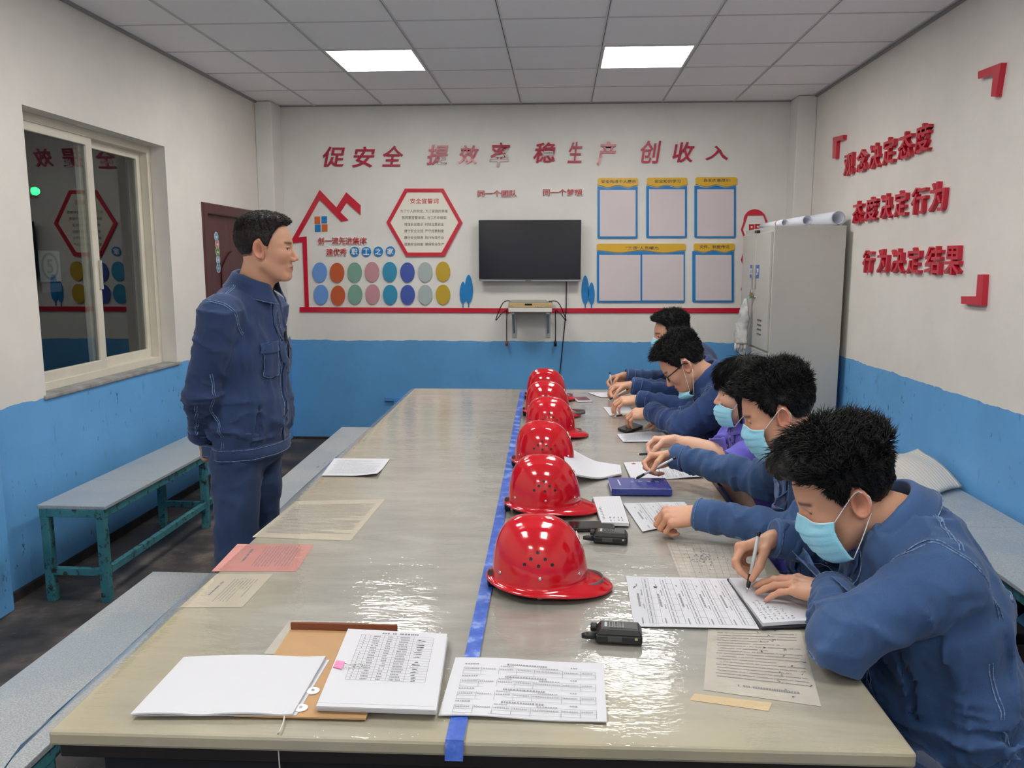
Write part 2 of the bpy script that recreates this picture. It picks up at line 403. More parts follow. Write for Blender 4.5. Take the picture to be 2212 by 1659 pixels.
M_SHEET = mat('sheet_grey', (104, 108, 108), .6); M_SHEETD = mat('sheet_mark', (58, 62, 64), .6)
MB().box(XS-.001, XS, a0.y, a1.y, a1.z, a0.z).build('sheet', M_SHEET, sg)
cc = (a0+a1)/2; rr = (a1.y-a0.y)*.40
MB().ring([(XS, cc.y+rr*math.cos(t), cc.z+rr*math.sin(t)) for t in np.linspace(0, 6.283, 33)[:-1]], [(XS, cc.y+rr*.8*math.cos(t), cc.z+rr*.8*math.sin(t)) for t in np.linspace(0, 6.283, 33)[:-1]], (.0008, 0, 0)).build('circle', M_SHEETD, sg)
text_fit('numeral', '5', (XS, cc.y-rr*.36, cc.z-rr*.52), (0, rr*.72, 0), (0, 0, rr*1.04), M_SHEETD, sg, .02)
MB().box(XS-.001, XS, a0.y+.01, a1.y-.005, a1.z-.055, a1.z-.008).build('strip', M_SHEETD, sg)

# door_1
M_DOOR = None
def door_mat():
    t = NT('door_brown')
    c = t.ramp(t.noise(6, 6, .6, stretch=(6, 6, .5)), [(.3, lin((62, 30, 32))), (.7, lin((92, 48, 48)))])
    t.set(Base_Color=c, Roughness=.35); return t.m
M_DOOR = door_mat()
dr = empty('door_1', (LEFT, (DY0+DY1)/2, 0)); tag(dr, 'dark red brown wooden door with arched panel', kind='structure')
MB().ring([(LEFT-.1, DY0, 0), (LEFT-.1, DY1, 0), (LEFT-.1, DY1, DZ1), (LEFT-.1, DY0, DZ1)], [(LEFT-.1, DY0+.08, -.02), (LEFT-.1, DY1-.08, -.02), (LEFT-.1, DY1-.08, DZ1-.08), (LEFT-.1, DY0+.08, DZ1-.08)], (.115, 0, 0)).build('door_frame', M_DOOR, dr, bevel=.012)
lf = MB().box(LEFT-.07, LEFT-.03, DY0+.08, DY1-.08, .005, DZ1-.08).build('door_leaf', M_DOOR, dr)
pa = [(LEFT-.03, DY0+.36, .95)]+[(LEFT-.03, DY0+.36+(DY1-DY0-.6)*t, 1.56+.14*math.sin(math.pi*t)) for t in np.linspace(0, 1, 12)]+[(LEFT-.03, DY1-.24, .95)]
MB().prism(pa, (.014, 0, 0)).build('raised_panel', M_DOOR, lf, bevel=.006)
MB().prism([(LEFT-.03, DY0+.36, .2), (LEFT-.03, DY1-.24, .2), (LEFT-.03, DY1-.24, .8), (LEFT-.03, DY0+.36, .8)], (.014, 0, 0)).build('raised_panel', M_DOOR, lf, bevel=.006)
stp = [(467, 511, (96, 168, 190)), (469, 527, (196, 120, 118)), (470, 544, (92, 140, 48)), (471, 561, (130, 160, 196)), (472, 579, (60, 130, 190))]
st = empty('door_sticker_strip', onX(469, 545, LEFT-.03), 0, 'vertical strip of five small round stickers on the brown door', 'sticker')
for k, (px, py, c) in enumerate(stp):
    p = onX(px, py, LEFT-.029); r = .036
    MB().lathe([(r, -.0005), (r, .0012)], p, (1, 0, 0), 20).build('sticker_rim', mat('sticker_pale', (214, 216, 214), .5), st)
    d = MB().lathe([(r*.82, .0012), (r*.82, .002)], p, (1, 0, 0), 20).build('sticker', mat(f'sticker_{k}', c, .5), st)
    MB().box(p.x+.002, p.x+.0026, p.y-.014, p.y+.014, p.z-.010, p.z+.004).build('emblem', mat('emblem_gold', (214, 178, 60), .5) if k == 4 else MATS['sticker_pale'], d)

# ================================================================== BACK WALL GRAPHICS
def B(px, py): return onY(px, py, BACK-.001)
def c2(x, y): return B(600+x/3.95, 280+y/3.95)
def c3(x, y): return B(1000+x/3.456, 280+y/3.456)
def wall_text(name, s, x0, x1, y0, y1, m, parent=None, bold=0, thick=.002, lift=0.0, shear=0, f=B):
    a, bb, cc = f(x0, y1), f(x1, y1), f(x0, y0)
    return text_fit(name, s, a+Vector((0, -lift, 0)), bb-a, cc-a, m, parent, bold, thick, shear)
ORD = ['first','second','third','fourth','fifth','sixth','seventh','eighth','ninth','tenth','eleventh','twelfth']
for _i, (ch, x0, x1, y0, y1) in enumerate([('促', 698, 745, 317, 361), ('安', 761, 810, 317, 362), ('全', 826, 871, 315, 360), ('提', 922, 968, 313, 357), ('效', 990, 1034, 314, 355), ('率', 1058, 1102, 308, 361), ('稳', 1152, 1200, 308, 352), ('生', 1226, 1258, 307, 352), ('产', 1289, 1331, 305, 358), ('创', 1383, 1428, 304, 353), ('收', 1452, 1500, 307, 351), ('入', 1523, 1572, 315, 346)]):
    o = wall_text('slogan_character', ch, x0, x1, y0, y1, M_REDF, None, .014, .012, shear=.18)
    tag(o, f'crimson brush character {ch}, {ORD[_i]} of the long back wall slogan counted from the house', 'lettering', 'slogan characters on the back wall')
# house outline
hp = [(105, 972), (360, 515), (503, 665), (587, 535), (708, 645), (708, 728), (590, 622), (537, 705), (605, 772), (545, 785), (360, 597), (178, 920), (247, 912), (268, 1513), (235, 1513), (213, 960)]
tag(MB().prism([c2(*p) for p in hp], (0, -.012, 0)).build('house_outline', M_RED), 'red cut-out outline of a house with two roof peaks', 'wall decoration')
tag(MB().prism([c2(190, 1513), c2(1988, 1525), c3(2083, 1331), c3(2083, 1369), c2(1988, 1563), c2(190, 1557)], (0, -.011, 0)).build('ground_strip', M_RED), 'long red strip along the back wall under the house outline', 'wall decoration')
sq = [((316, 742), (362, 802), 0, 'upper orange', 'above a blue one'), ((376, 740), (421, 798), 1, 'upper blue', 'above an orange one'), ((320, 811), (366, 870), 1, 'lower blue', 'below an orange one'), ((379, 808), (425, 867), 0, 'lower orange', 'below a blue one')]
M_ORA = mat('acrylic_orange', (204, 98, 46), .35)
for (p, q, k, nm, w) in sq:
    tag(MB().prism([c2(*p), c2(q[0], p[1]), c2(*q), c2(p[0], q[1])], (0, -.008, 0)).build('window_square', (M_ORA, M_BLUEA)[k]), f'{nm} square of the house window, {w}', 'wall decoration', 'four window squares in the house outline')
def outlined(name, s, x0, x1, y0, y1, f, label):
    e = empty(name, f((x0+x1)/2, y1), 0, label, 'lettering')
    wall_text('backing', s, x0-5, x1+5, y0-5, y1+5, M_WHITEA, e, .020, .010, f=f)
    wall_text('lettering', s, x0, x1, y0, y1, M_REDT, e, .008, .003, lift=.010, f=f)
outlined('motto_sign', '创一流先进集体', 345, 758, 918, 980, c2, 'red lettering 创一流先进集体 on white backing, just above the blue badge row')
outlined('motto_sign', '建优秀', 418, 590, 1014, 1076, c2, 'short red lettering 建优秀 on white backing beside the blue badges')
outlined('motto_sign', '同一个团队', 110, 403, 452, 503, c3, 'red lettering 同一个团队 between the oath board and television')
outlined('motto_sign', '同一个梦想', 598, 892, 444, 495, c3, 'red lettering 同一个梦想 beside the blue notice boards')
def disc(f, x, y, rx, ry, t, n=40): return MB().prism([f(x+rx*math.cos(a), y+ry*math.sin(a)) for a in np.linspace(0, 2*math.pi, n+1)[:-1]], (0, -t, 0))
for _i, (ch, x, y) in enumerate([('职', 657, 1042), ('工', 757, 1042), ('之', 859, 1040), ('家', 962, 1038)]):
    e = disc(c2, x, y, 40, 42, .010).build('character_badge', M_BLUEA); tag(e, f'round blue badge with white character {ch}, {ORD[_i]} counted from the red house post', 'wall decoration', 'blue character badges')
    wall_text('lettering', ch, x-26, x+26, y-27, y+27, M_WHITEA, e, .02, .002, lift=.010, f=c2)
ocol = [('sky blue', (104, 150, 214)), ('rust orange', (190, 88, 44)), ('sage green', (118, 160, 144)), ('dusty pink', (190, 138, 146)), ('teal', (46, 138, 176)), ('indigo', (64, 86, 168)), ('pale grey green', (164, 178, 176)), ('mustard yellow', (188, 156, 38))]
for row, pts in (('upper', [(361, 1218), (508, 1221), (658, 1218), (806, 1214), (957, 1213), (1108, 1218), (1260, 1215), (1411, 1211)]), ('lower', [(371, 1408), (516, 1415), (662, 1406), (811, 1404), (961, 1408), (1110, 1409), (1260, 1408), (1411, 1407)])):
    for (nm, c), (x, y) in zip(ocol, pts):
        tag(disc(c2, x, y, 61, 85, .014).build('oval_plaque', mat('oval_'+nm.replace(' ', '_'), c, .35)), f'{nm} oval plaque in the {row} row on the back wall', 'wall plaque', 'oval wall plaques')
# hexagon oath board
ho = [(930, 793), (1087, 504), (1415, 504), (1577, 793), (1425, 1082), (1097, 1082)]; hi = [(963, 793), (1106, 535), (1398, 535), (1543, 793), (1400, 1048), (1110, 1048)]
hx = empty('oath_board', c2(1255, 1082), 0, 'hexagonal board with red rim and a printed safety oath', 'sign board')
MB().ring([c2(*p) for p in ho], [c2(*p) for p in hi], (0, -.016, 0)).build('rim', M_RED, hx)
MB().prism([c2(*p) for p in hi], (0, -.009, 0)).build('panel', M_CREAM, hx)
wall_text('title', '安全宣誓词', 1132, 1372, 588, 632, M_REDT, hx, .012, .001, lift=.009, f=c2)
for k, parts in enumerate([[('为了个人的安全，', 1046, 1250), ('为了家庭的幸福', 1262, 1450)], [('我郑重宣誓承诺，', 1060, 1262), ('在工作中做到', 1278, 1438)], [('增强安全意识', 1080, 1242), ('时刻注意安全', 1257, 1418)], [('遵守安全法规', 1080, 1242), ('严守规章制度', 1257, 1418)], [('履行安全职责', 1081, 1242), ('执行标准作业', 1258, 1419)], [('提高安全技能', 1082, 1243), ('确保安全生产', 1259, 1420)]]):
    y = 696+k*56.4
    for s, x0, x1 in parts: wall_text('oath_line', s, x0, x1, y-13.5, y+13.5, M_DARKT, hx, .004, .0008, lift=.009, f=c2)
# trees
def tree_shape(big, small, f, label):
    e = empty('tree_cutout', f(big[0], big[3]+30), 0, label, 'wall decoration', 'blue tree cut-outs')
    for cx, hw, y0, y1 in (big, small):
        P = []
        for t in np.linspace(0, 1, 26)[:-1]:
            a = 2*math.pi*t; yy = (1-math.cos(a))/2
            P.append(f(cx+hw*math.sin(a)*(0.55+.45*yy)**.6*(1.08-.1*yy), y0+(y1-y0)*yy))
        MB().prism(P, (0, -.012 if hw > 34 else -.010, 0)).build('crown', M_BLUEA, e)
        MB().prism([f(cx-4, y1-12), f(cx+4, y1-12), f(cx+4, y1+34), f(cx-4, y1+34)], (0, -.009, 0)).build('trunk', M_BLUEA, e)
tree_shape((1630, 39, 1238, 1482), (1581, 31, 1297, 1486), c2, 'blue double tree cut-out between the ovals and the television')
tree_shape((913, 32, 1088, 1302), (960, 27, 1140, 1306), c3, 'blue double tree cut-out between the television and notice boards')
# notice boards
def notice(hd, frm, panels, txt, tb, label):
    e = empty('notice_board', c3((frm[0]+frm[1])/2, frm[3]), 0, label, 'notice board', 'blue notice boards with yellow headers')
    x0, x1, y0 = hd; n = 28
    wave = lambda x: frm[2]-6+8*math.cos((x-x0)/(x1-x0)*4*math.pi)*-1 if x1-x0 < 400 else frm[2]-4+9*math.cos((x-x0)/(x1-x0)*4*math.pi)*-1
    top = [c3(x0+9, y0), c3(x1-9, y0), c3(x1, y0+9)]
    MB().prism([c3(x0, y0+9)]+top+[c3(x, wave(x)) for x in np.linspace(x1, x0, n)], (0, -.014, 0)).build('header', M_YELA, e)
    a, c, t, bt = frm
    MB().prism([c3(a+7, bt), c3(a, bt-8)]+[c3(x, wave(x)+9) for x in np.linspace(a, c, n)]+[c3(c, bt-8), c3(c-7, bt)], (0, -.011, 0)).build('frame', M_BLUEA, e)
    for p in panels: MB().prism([c3(p[0], p[2]), c3(p[1], p[2]), c3(p[1], p[3]), c3(p[0], p[3])], (0, -.0145, 0)).build('panel', M_PANEL, e)
    wall_text('lettering', txt, tb[0], tb[1], tb[2], tb[3], M_DARKT, e, .012, .001, lift=.014, f=c3)
notice((1007, 1306, 362), (1005, 1303, 428, 812), [(1022, 1288, 452, 798)], '安全先进个人展示', (1032, 1290, 376, 402), 'blue notice board headed 安全先进个人展示, upper row, nearest the television')
notice((1372, 1674, 360), (1368, 1670, 426, 808), [(1388, 1655, 447, 795)], '安全知识学习', (1430, 1622, 374, 399), 'blue notice board headed 安全知识学习, middle of the upper row')
notice((1737, 2043, 356), (1727, 2035, 424, 808), [(1747, 2020, 447, 797)], '自主改善展示', (1797, 1990, 368, 393), 'blue notice board headed 自主改善展示, upper row, nearest the locker')
notice((1000, 1661, 852), (1000, 1655, 912, 1290), [(1017, 1324, 935, 1277), (1338, 1645, 933, 1275)], '“三违”人员曝光', (1213, 1460, 872, 896), 'wide blue notice board with two panels headed “三违”人员曝光')
notice((1722, 2025, 850), (1712, 2020, 912, 1288), [(1735, 2003, 935, 1275)], '文件、制度传达', (1763, 1988, 863, 888), 'blue single notice board headed 文件、制度传达, lower row beside the locker')
# red sign behind the locker
e = empty('honeycomb_sign', B(1630, 676), 0, 'tall red sign of stacked white hexagons half hidden by the locker', 'sign board')
P = [B(1630+24*math.cos(a), 476-24*math.sin(a)) for a in np.linspace(0, math.pi, 20)]
MB().prism([B(1654, 560)]+P+[B(1606, 560)], (0, -.010, 0)).build('dome', M_RED, e)
for k, cy in enumerate((496, 561, 625)):
    hxp = lambda s: [B(1631-31*s, cy), B(1631-19*s, cy-34*s), B(1631+19*s, cy-34*s), B(1631+31*s, cy), B(1631+19*s, cy+34*s), B(1631-19*s, cy+34*s)]
    MB().ring(hxp(1), hxp(.88), (0, -.016, 0)).build('rim', M_RED, e); MB().prism(hxp(.88), (0, -.012, 0)).build('panel', M_WHITEA, e)
wall_text('lettering', '明', 1617, 1645, 484, 514, M_REDT, e, .03, .002, lift=.012)

# television
tvp = [c3(125, 682), c3(882, 675), c3(880, 1130), c3(132, 1132)]
x0, x1, z1, z0 = tvp[0].x, tvp[1].x, c3(500, 679).z, c3(500, 1131).z
tv = empty('television', ((x0+x1)/2, BACK, z0), 0, 'black flat screen television mounted on the back wall', 'television')
YT = BACK-.10
MB().box(x0, x1, YT, YT+.035, z0+.012, z1).build('housing', M_BLKPL, tv, bevel=.003)
MB().box((x0+x1)/2-.25, (x0+x1)/2+.25, YT+.035, BACK, z0+.08, z1-.12).build('wall_mount', M_BLKPL, tv)
MB().box(x0+.010, x1-.010, YT-.003, YT, z0+.026, z1-.012).build('screen', mat('tv_screen', (20, 22, 36), .16, spec=.5), tv)
MB().box(x0, x1, YT-.004, YT+.03, z0, z0+.014).build('lower_bezel', mat('bezel_silver', (150, 152, 155), .3, .8), tv, bevel=.002)
MB().box((x0+x1)/2-.035, (x0+x1)/2+.012, YT-.0055, YT-.004, z0+.003, z0+.009).build('logo', MATS['print_dark'], tv)
p0 = c3(772, 1135); p1 = B(1208, 815)
tag(MB().tube(curve_pts([p0+Vector((0, -.04, .02)), p0+Vector((0, -.02, -.1)), c3(770, 1340)+Vector((0, -.03, 0)), B(1217, 730)+Vector((0, -.012, 0)), p1+Vector((0, -.012, 0)), Vector((p1.x-.02, BACK-.012, .55))], 30), .005, 6).build('television_cable', M_BLKPL, smooth=True), 'thin black cable hanging down the wall from the television', 'cable')
# media shelf with player
s0, s1 = c3(355, 1312), c3(667, 1350)
sh = empty('wall_shelf', (s0.x, BACK, s1.z), 0, 'small white wall shelf on metal brackets under the television', 'shelf')
MB().box(s0.x, s1.x, BACK-.30, BACK, s1.z, s0.z-.005).build('board', mat('shelf_white', (206, 206, 200), .45), sh, bevel=.004)
for x in (s0.x+.035, s1.x-.035):
    MB().box(x-.02, x+.02, BACK-.012, BACK, s1.z-.24, s1.z).box(x-.014, x+.014, BACK-.28, BACK, s1.z-.018, s1.z).bar((x, BACK-.24, s1.z-.01), (x, BACK-.01, s1.z-.2), .02, .008).build('bracket', mat('bracket_grey', (176, 178, 178), .4, .5), sh)
zb = s0.z-.005
pl = empty('disc_player', ((s0.x+s1.x)/2, BACK-.15, zb), 0, 'gold fronted disc player lying on the white wall shelf', 'player')
MB().box(s0.x+.0, s1.x-.0, BACK-.29, BACK-.03, zb, zb+.045).build('housing', mat('player_grey', (120, 118, 112), .4, .4), pl, bevel=.003)
MB().box(s0.x+.0, s1.x-.0, BACK-.297, BACK-.29, zb+.002, zb+.043).build('front_panel', mat('player_gold', (196, 168, 120), .35, .3), pl, bevel=.003)
MB().box(s0.x+.14, s1.x-.17, BACK-.2985, BACK-.297, zb+.02, zb+.036).build('display', M_BLKGL, pl)
for k in range(6): MB().lathe([(.005, 0), (.005, .005)], (s1.x-.15+k*.018, BACK-.297, zb+.012), (0, -1, 0), 10).build('button', M_CHROME, pl)
for x in (s0.x+.025, s1.x-.03): MB().lathe([(.012, 0), (.011, .008)], (x, BACK-.297, zb+.022), (0, -1, 0), 14).build('knob', MATS['player_gold'], pl)
tag(MB().box(s0.x+.01, s1.x-.05, BACK-.28, BACK-.05, zb+.045, zb+.057).build('flat_folder', mat('folder_grey', (160, 162, 160), .6), bevel=.003), 'thin grey folder lying on the disc player', 'folder')
for sgn, (xe, lbl, pc) in enumerate([(s0.x, 'thin black lead with brown plug hanging beside the shelf', 'brown'), (s1.x, 'black mains lead with plug hanging beside the shelf', 'black')]):
    d = -1 if sgn == 0 else 1
    cb = empty('player_lead', (xe, BACK-.1, zb), 0, lbl, 'cable')
    MB().tube(curve_pts([(xe-d*.03, BACK-.15, zb+.05), (xe+d*.05, BACK-.15, zb+.04), (xe+d*.11, BACK-.12, zb-.08), (xe+d*.12, BACK-.1, zb-.12), (xe+d*.07, BACK-.09, zb-.06), (xe+d*.03, BACK-.08, zb-.04), (xe+d*.03, BACK-.06, zb-.15), (xe+d*.03, BACK-.05, zb-.30)], 40), .0045, 6).build('cord', M_BLKPL, cb, smooth=True)
    MB().lathe([(.005, 0), (.012, -.015), (.014, -.05), (.006, -.055)], (xe+d*.03, BACK-.05, zb-.30), (0, 0, 1), 10).build('plug', mat('plug_brown', (130, 90, 50), .5) if sgn == 0 else M_BLKPL, cb, smooth=True)
# blue painted conduit box low on the back wall
q0, q1 = B(832, 858), B(870, 866)
bx = empty('conduit_box', (q0.x+.1, BACK, q1.z-.15), 0, 'blue painted trunking and box low on the back wall', 'box')
MB().box(q0.x, q0.x+.8, BACK-.03, BACK, q1.z, q0.z).build('trunking', mat('blue_paint', (70, 136, 196), .5), bx, bevel=.003)
MB().box(q0.x+.085, q0.x+.5, BACK-.045, BACK, q1.z-.3, q1.z).build('box', MATS['blue_paint'], bx, bevel=.004)

# ================================================================== RIGHT WALL LETTERS
def Rw(px, py): return onX(px, py, RIGHT)
def c4(x, y): return Rw(1560+x/2.0737, 100+y/2.0737)
rows = [('观念决定态度', 'top', [(557, 603, 478, 582), (615, 665, 458, 563), (673, 722, 432, 550), (733, 790, 405, 530), (803, 868, 380, 505), (880, 948, 343, 478)]),
        ('态度决定行为', 'middle', [(597, 645, 690, 795), (655, 710, 672, 785), (722, 773, 657, 775), (785, 845, 643, 765), (862, 932, 628, 755), (945, 1018, 603, 742)]),
        ('行为决定结果', 'bottom', [(642, 690, 910, 1018), (707, 760, 905, 1018), (770, 830, 903, 1020), (842, 907, 898, 1022), (925, 1000, 893, 1025), (1013, 1087, 890, 1027)])]
for txt, rn, bxs in rows:
    for _i, (ch, (xa, xb, ya, yb)) in enumerate(zip(txt, bxs)):
        ym_, xm = (ya+yb)/2, (xa+xb)/2
        Ya, Yb = c4(xa+3, ym_).y, c4(xb-2, ym_).y; Zt, Zb = c4(xm, ya+3).z, c4(xm, yb-3).z
        o = text_fit('wall_character', ch, (RIGHT, Ya, Zb), (0, Yb-Ya, 0), (0, 0, Zt-Zb), M_RED, None, .016, .026)
        tag(o, f'thick red character {ch}, {ORD[_i]} from the locker in the {rn} side wall line', 'lettering', 'red characters on the side wall')
for pts, lbl in [([(512, 408), (560, 397), (558, 418), (530, 426), (525, 503), (510, 503)], 'small red corner bracket opening the wall slogan'), ([(1172, 113), (1277, 73), (1252, 226), (1230, 225), (1240, 127), (1172, 146)], 'large red corner bracket above the wall slogan'), ([(1095, 1120), (1163, 1120), (1170, 1022), (1197, 1022), (1188, 1162), (1095, 1153)], 'red corner bracket closing the wall slogan at the bottom')]:
    tag(MB().prism([c4(*p) for p in pts], (-.028, 0, 0)).build('corner_bracket', M_RED), lbl, 'wall decoration')

# ================================================================== LOCKER
LX0, LX1, LY0, LY1, LZ = 1.505, 2.03, 6.0, 6.92, 1.872
lk = empty('steel_locker', ((LX0+LX1)/2, (LY0+LY1)/2, 0), 0, 'tall grey steel locker with four numbered doors', 'locker')
MB().box(LX0+.02, LX1, LY0, LY1, .06, LZ).build('body', M_LOCK, lk, bevel=.004)
MB().box(LX0+.03, LX1, LY0+.01, LY1-.01, 0, .06).build('plinth', M_BLKPL, lk)
ym2 = (LY0+LY1)/2
for (a, c, z0_, z1_, num) in [(LY0+.02, ym2-.004, .97, LZ-.04, '299'), (ym2+.004, LY1-.02, .97, LZ-.04, '202'), (LY0+.02, ym2-.004, .09, .955, '300'), (ym2+.004, LY1-.02, .09, .955, '303')]:
    d = MB().box(LX0, LX0+.02, a, c, z0_, z1_).build('door', M_LOCK, lk, bevel=.004)
    hy = c-.05 if a < ym2-.1 else a+.05
    ty = c-.10 if a < ym2-.1 else a+.10
    zz = z0_+(z1_-z0_)*.66
    tg = MB().box(LX0-.003, LX0, ty-.04, ty+.04, zz-.045, zz+.055).build('number_tag', mat('tag_blue', (52, 92, 176), .4), d)
    text_fit('numeral', num, (LX0-.003, ty+.032, zz-.02), (0, -.064, 0), (0, 0, .05), M_WHITEA, tg, .02, .0006)
    MB().box(LX0-.008, LX0, hy-.012, hy+.012, zz-.13, zz+.055).build('handle_recess', M_CHROME, d, bevel=.002)
    MB().lathe([(.012, 0), (.012, .012)], (LX0, hy, zz-.19), (-1, 0, 0), 12).build('lock', M_CHROME, d)
    for k in range(4): MB().box(LX0-.003, LX0, (a+c)/2-.06, (a+c)/2+.06, z0_+.10+k*.035, z0_+.112+k*.035).build('vent_slot', mat('slot_dark', (96, 96, 92), .6), d)
MB().box(LX0-.004, LX0+.02, LY0+.42, LY0+.5, LZ-.035, LZ-.015).build('latch', M_BLKPL, lk)
pd = empty('padlock', (LX0-.02, ym2, 1.36), 0, 'small brass and steel padlock joining the upper locker doors', 'padlock')
MB().box(LX0-.03, LX0-.012, ym2-.02, ym2+.02, 1.345, 1.385).build('case', mat('brass', (170, 150, 100), .35, .9), pd, bevel=.004)
MB().tube([(LX0-.02, ym2+.014*math.cos(a), 1.385+.02*math.sin(a)) for a in np.linspace(0, math.pi, 10)], .003, 6).build('shackle', M_CHROME, pd)
pd2 = empty('padlock', (LX0-.02, ym2, .62), 0, 'small steel padlock joining the lower locker doors', 'padlock')
MB().box(LX0-.03, LX0-.012, ym2-.02, ym2+.02, .50, .54).build('case', M_CHROME, pd2, bevel=.004)
MB().tube([(LX0-.02, ym2+.014*math.cos(a), .54+.02*math.sin(a)) for a in np.linspace(0, math.pi, 10)], .003, 6).build('shackle', M_CHROME, pd2)
# hanging gloves
def glove():
    e = empty('work_gloves', (LX0-.04, ym2+.02, .9), 0, 'pair of grubby white knitted gloves hanging on the locker door', 'gloves')
    m = NT('knit_white'); m.set(Base_Color=m.ramp(m.noise(18, 5), [(.3, lin((150, 150, 150))), (.7, lin((214, 214, 212)))]), Roughness=.9); m.bump(m.noise(160, 2), .6, .004)
    for k, (dy, dx) in enumerate(((.0, 0), (-.045, -.012))):
        g_ = MB(); pts = [(LX0-.03+dx*.5, ym2+.02+dy*.2, 1.335), (LX0-.04+dx, ym2+.03+dy, 1.22), (LX0-.05+dx, ym2+.05+dy, 1.08), (LX0-.05+dx, ym2+.045+dy, .98)]
        cp = curve_pts(pts, 14); V = []; n = 12
        for i, p in enumerate(cp):
            t = i/14; w = .012+.05*min(1, t*2.2); th = .012+.012*t
            for q in range(n):
                a = 2*math.pi*q/n; V.append(p+Vector((-.022, 0, 0))+Vector((.72*w*math.sin(a)*(1+.10*math.sin(i*1.7+q)), th*math.cos(a)-.45*w*math.sin(a), 0)))
        Fc = [(i*n+q, i*n+(q+1) % n, (i+1)*n+(q+1) % n, (i+1)*n+q) for i in range(14) for q in range(n)]+[tuple(range(n))[::-1], tuple(14*n+q for q in range(n))]
        g_.add(V, Fc); o = g_.build('glove', m.m, e, smooth=True)
        for q in range(4):
            y = cp[-1].y+.018-q*.013; xx = cp[-1].x-.055+q*.021
            MB().tube([(xx, y, .985), (xx, y+.003, .95), (xx-.004, y+.002*q, .92+.01*(q % 2))], [.013, .012, .008], 8).build('finger', m.m, o, smooth=True)
    MB().tube([(LX0-.02, ym2+.02, 1.37), (LX0-.03, ym2+.03, 1.345), (LX0-.03, ym2, 1.335), (LX0-.02, ym2+.02, 1.37)], .006, 6).build('tie', mat('tie_teal', (96, 170, 160), .7), e)
glove()
# paper rolls on the locker
def roll(c, r, y1, lbl, dz):
    e = empty('paper_roll', (c[0], c[1], LZ), 0, lbl, 'paper roll', 'paper rolls on top of the locker')
    V = []; Fc = []; nt, turns = 70, 2.6
    a3 = Vector((c[0], c[1], LZ+r+.002)); b3 = Vector((c[0]+dz, y1, LZ+r+.002))
    for j, q in enumerate((a3, b3)):
        for i in range(nt+1):
            t = i/nt; a = -math.pi/2+turns*2*math.pi*t; rr_ = r*(1-.28*t); V.append(q+Vector((math.cos(a)*rr_, 0, math.sin(a)*rr_)))
    Fc = [(i, i+1, nt+1+i+1, nt+1+i) for i in range(nt)]
    o = mesh_from('sheet', V, Fc, mat('roll_paper', (222, 226, 236), .6), e, True)
    md = o.modifiers.new('s', 'SOLIDIFY'); md.thickness = .0012
    return e
roll((1.985, 6.06), .052, 6.75, 'widest white paper roll on the locker, against the wall', -.06)
roll((1.765, 6.05), .036, 6.72, 'middle white paper roll on top of the locker', -.03)
e = roll((1.615, 6.08), .024, 6.75, 'thinnest white paper roll on the locker, tied with red band', -.0)
MB().lathe([(.0255, 0), (.0262, .004), (.0255, .012)], (1.615, 6.24, LZ+.026), (0, 1, 0), 20).build('band', M_REDT, e)

# ================================================================== BENCHES
def bench(x0, x1, y0, y1, h, label, rot=0, legs=None, joint=None, brace=None):
    cx, cy = (x0+x1)/2, (y0+y1)/2
    e = empty('bench', (cx, cy, 0), rot, label, 'bench', 'grey board benches on teal frames')
    hw, hl = (x1-x0)/2, (y1-y0)/2
    def add(mb, n, m, **k):
        o = mb.build(n, m, None, **k); o.parent = e; return o
    cuts = [-hl]+[j-cy for j in (joint or [])]+[hl]
    for a, c in zip(cuts[:-1], cuts[1:]): add(MB().box(-hw-.012, hw+.012, a+.001, c-.001, h-.018, h), 'seat_board', M_BENCH, bevel=.003)
    for x in (-hw+.015, hw-.015): add(MB().box(x-.018, x+.018, -hl, hl, h-.058, h-.018), 'side_rail', M_TEAL, bevel=.002)
    for y in (-hl+.015, hl-.015): add(MB().box(-hw+.033, hw-.033, y-.015, y+.015, h-.056, h-.018), 'end_rail', M_TEAL, bevel=.002)
    ly = [v-cy for v in legs] if legs else [-hl+.02, hl-.02]
    for y in ly:
        for x in (-hw+.02, hw-.02): add(MB().box(x-.02, x+.02, y-.02, y+.02, 0, h-.058), 'leg', M_TEAL, bevel=.002)
        add(MB().box(-hw+.04, hw-.04, y-.014, y+.014, .13, .165), 'cross_bar', M_TEAL, bevel=.002)
    add(MB().box(hw-.034, hw-.006, ly[0]+.02, ly[-1]-.02, .13, .165), 'stretcher', M_TEAL, bevel=.002)
    return e
bench(-2.44, -2.13, 3.56, 5.62, .475, 'grey bench on teal legs along the wall under the window', joint=[4.02], legs=[3.58, 4.68, 5.58])
bench(-1.475, -1.205, .75, 2.775, .48, 'grey bench beside the table, empty, in front of the standing man', legs=[.8, 1.72, 2.72])
bench(-1.46, -1.19, 3.36, 5.46, .48, 'grey bench beside the table, empty, behind the standing man', rot=math.radians(1.8), legs=[3.42, 4.4, 5.4])
bench(.78, 1.08, 1.52, 5.25, .46, 'grey bench along the table carrying the row of seated people', legs=[1.62, 3.0, 4.2, 5.2])
rbn = bench(1.655, 2.045, 1.3, 5.75, .46, 'wide grey bench along the side wall under the red letters', legs=[1.5, 2.62, 3.9, 5.6], joint=[3.55])
MB().bar((1.98, 3.15, .40), (1.66, 3.15, .12), .03, .03).bar((1.66, 3.15, .13), (2.03, 3.15, .13), .03, .03).build('brace', M_BLACK, rbn)
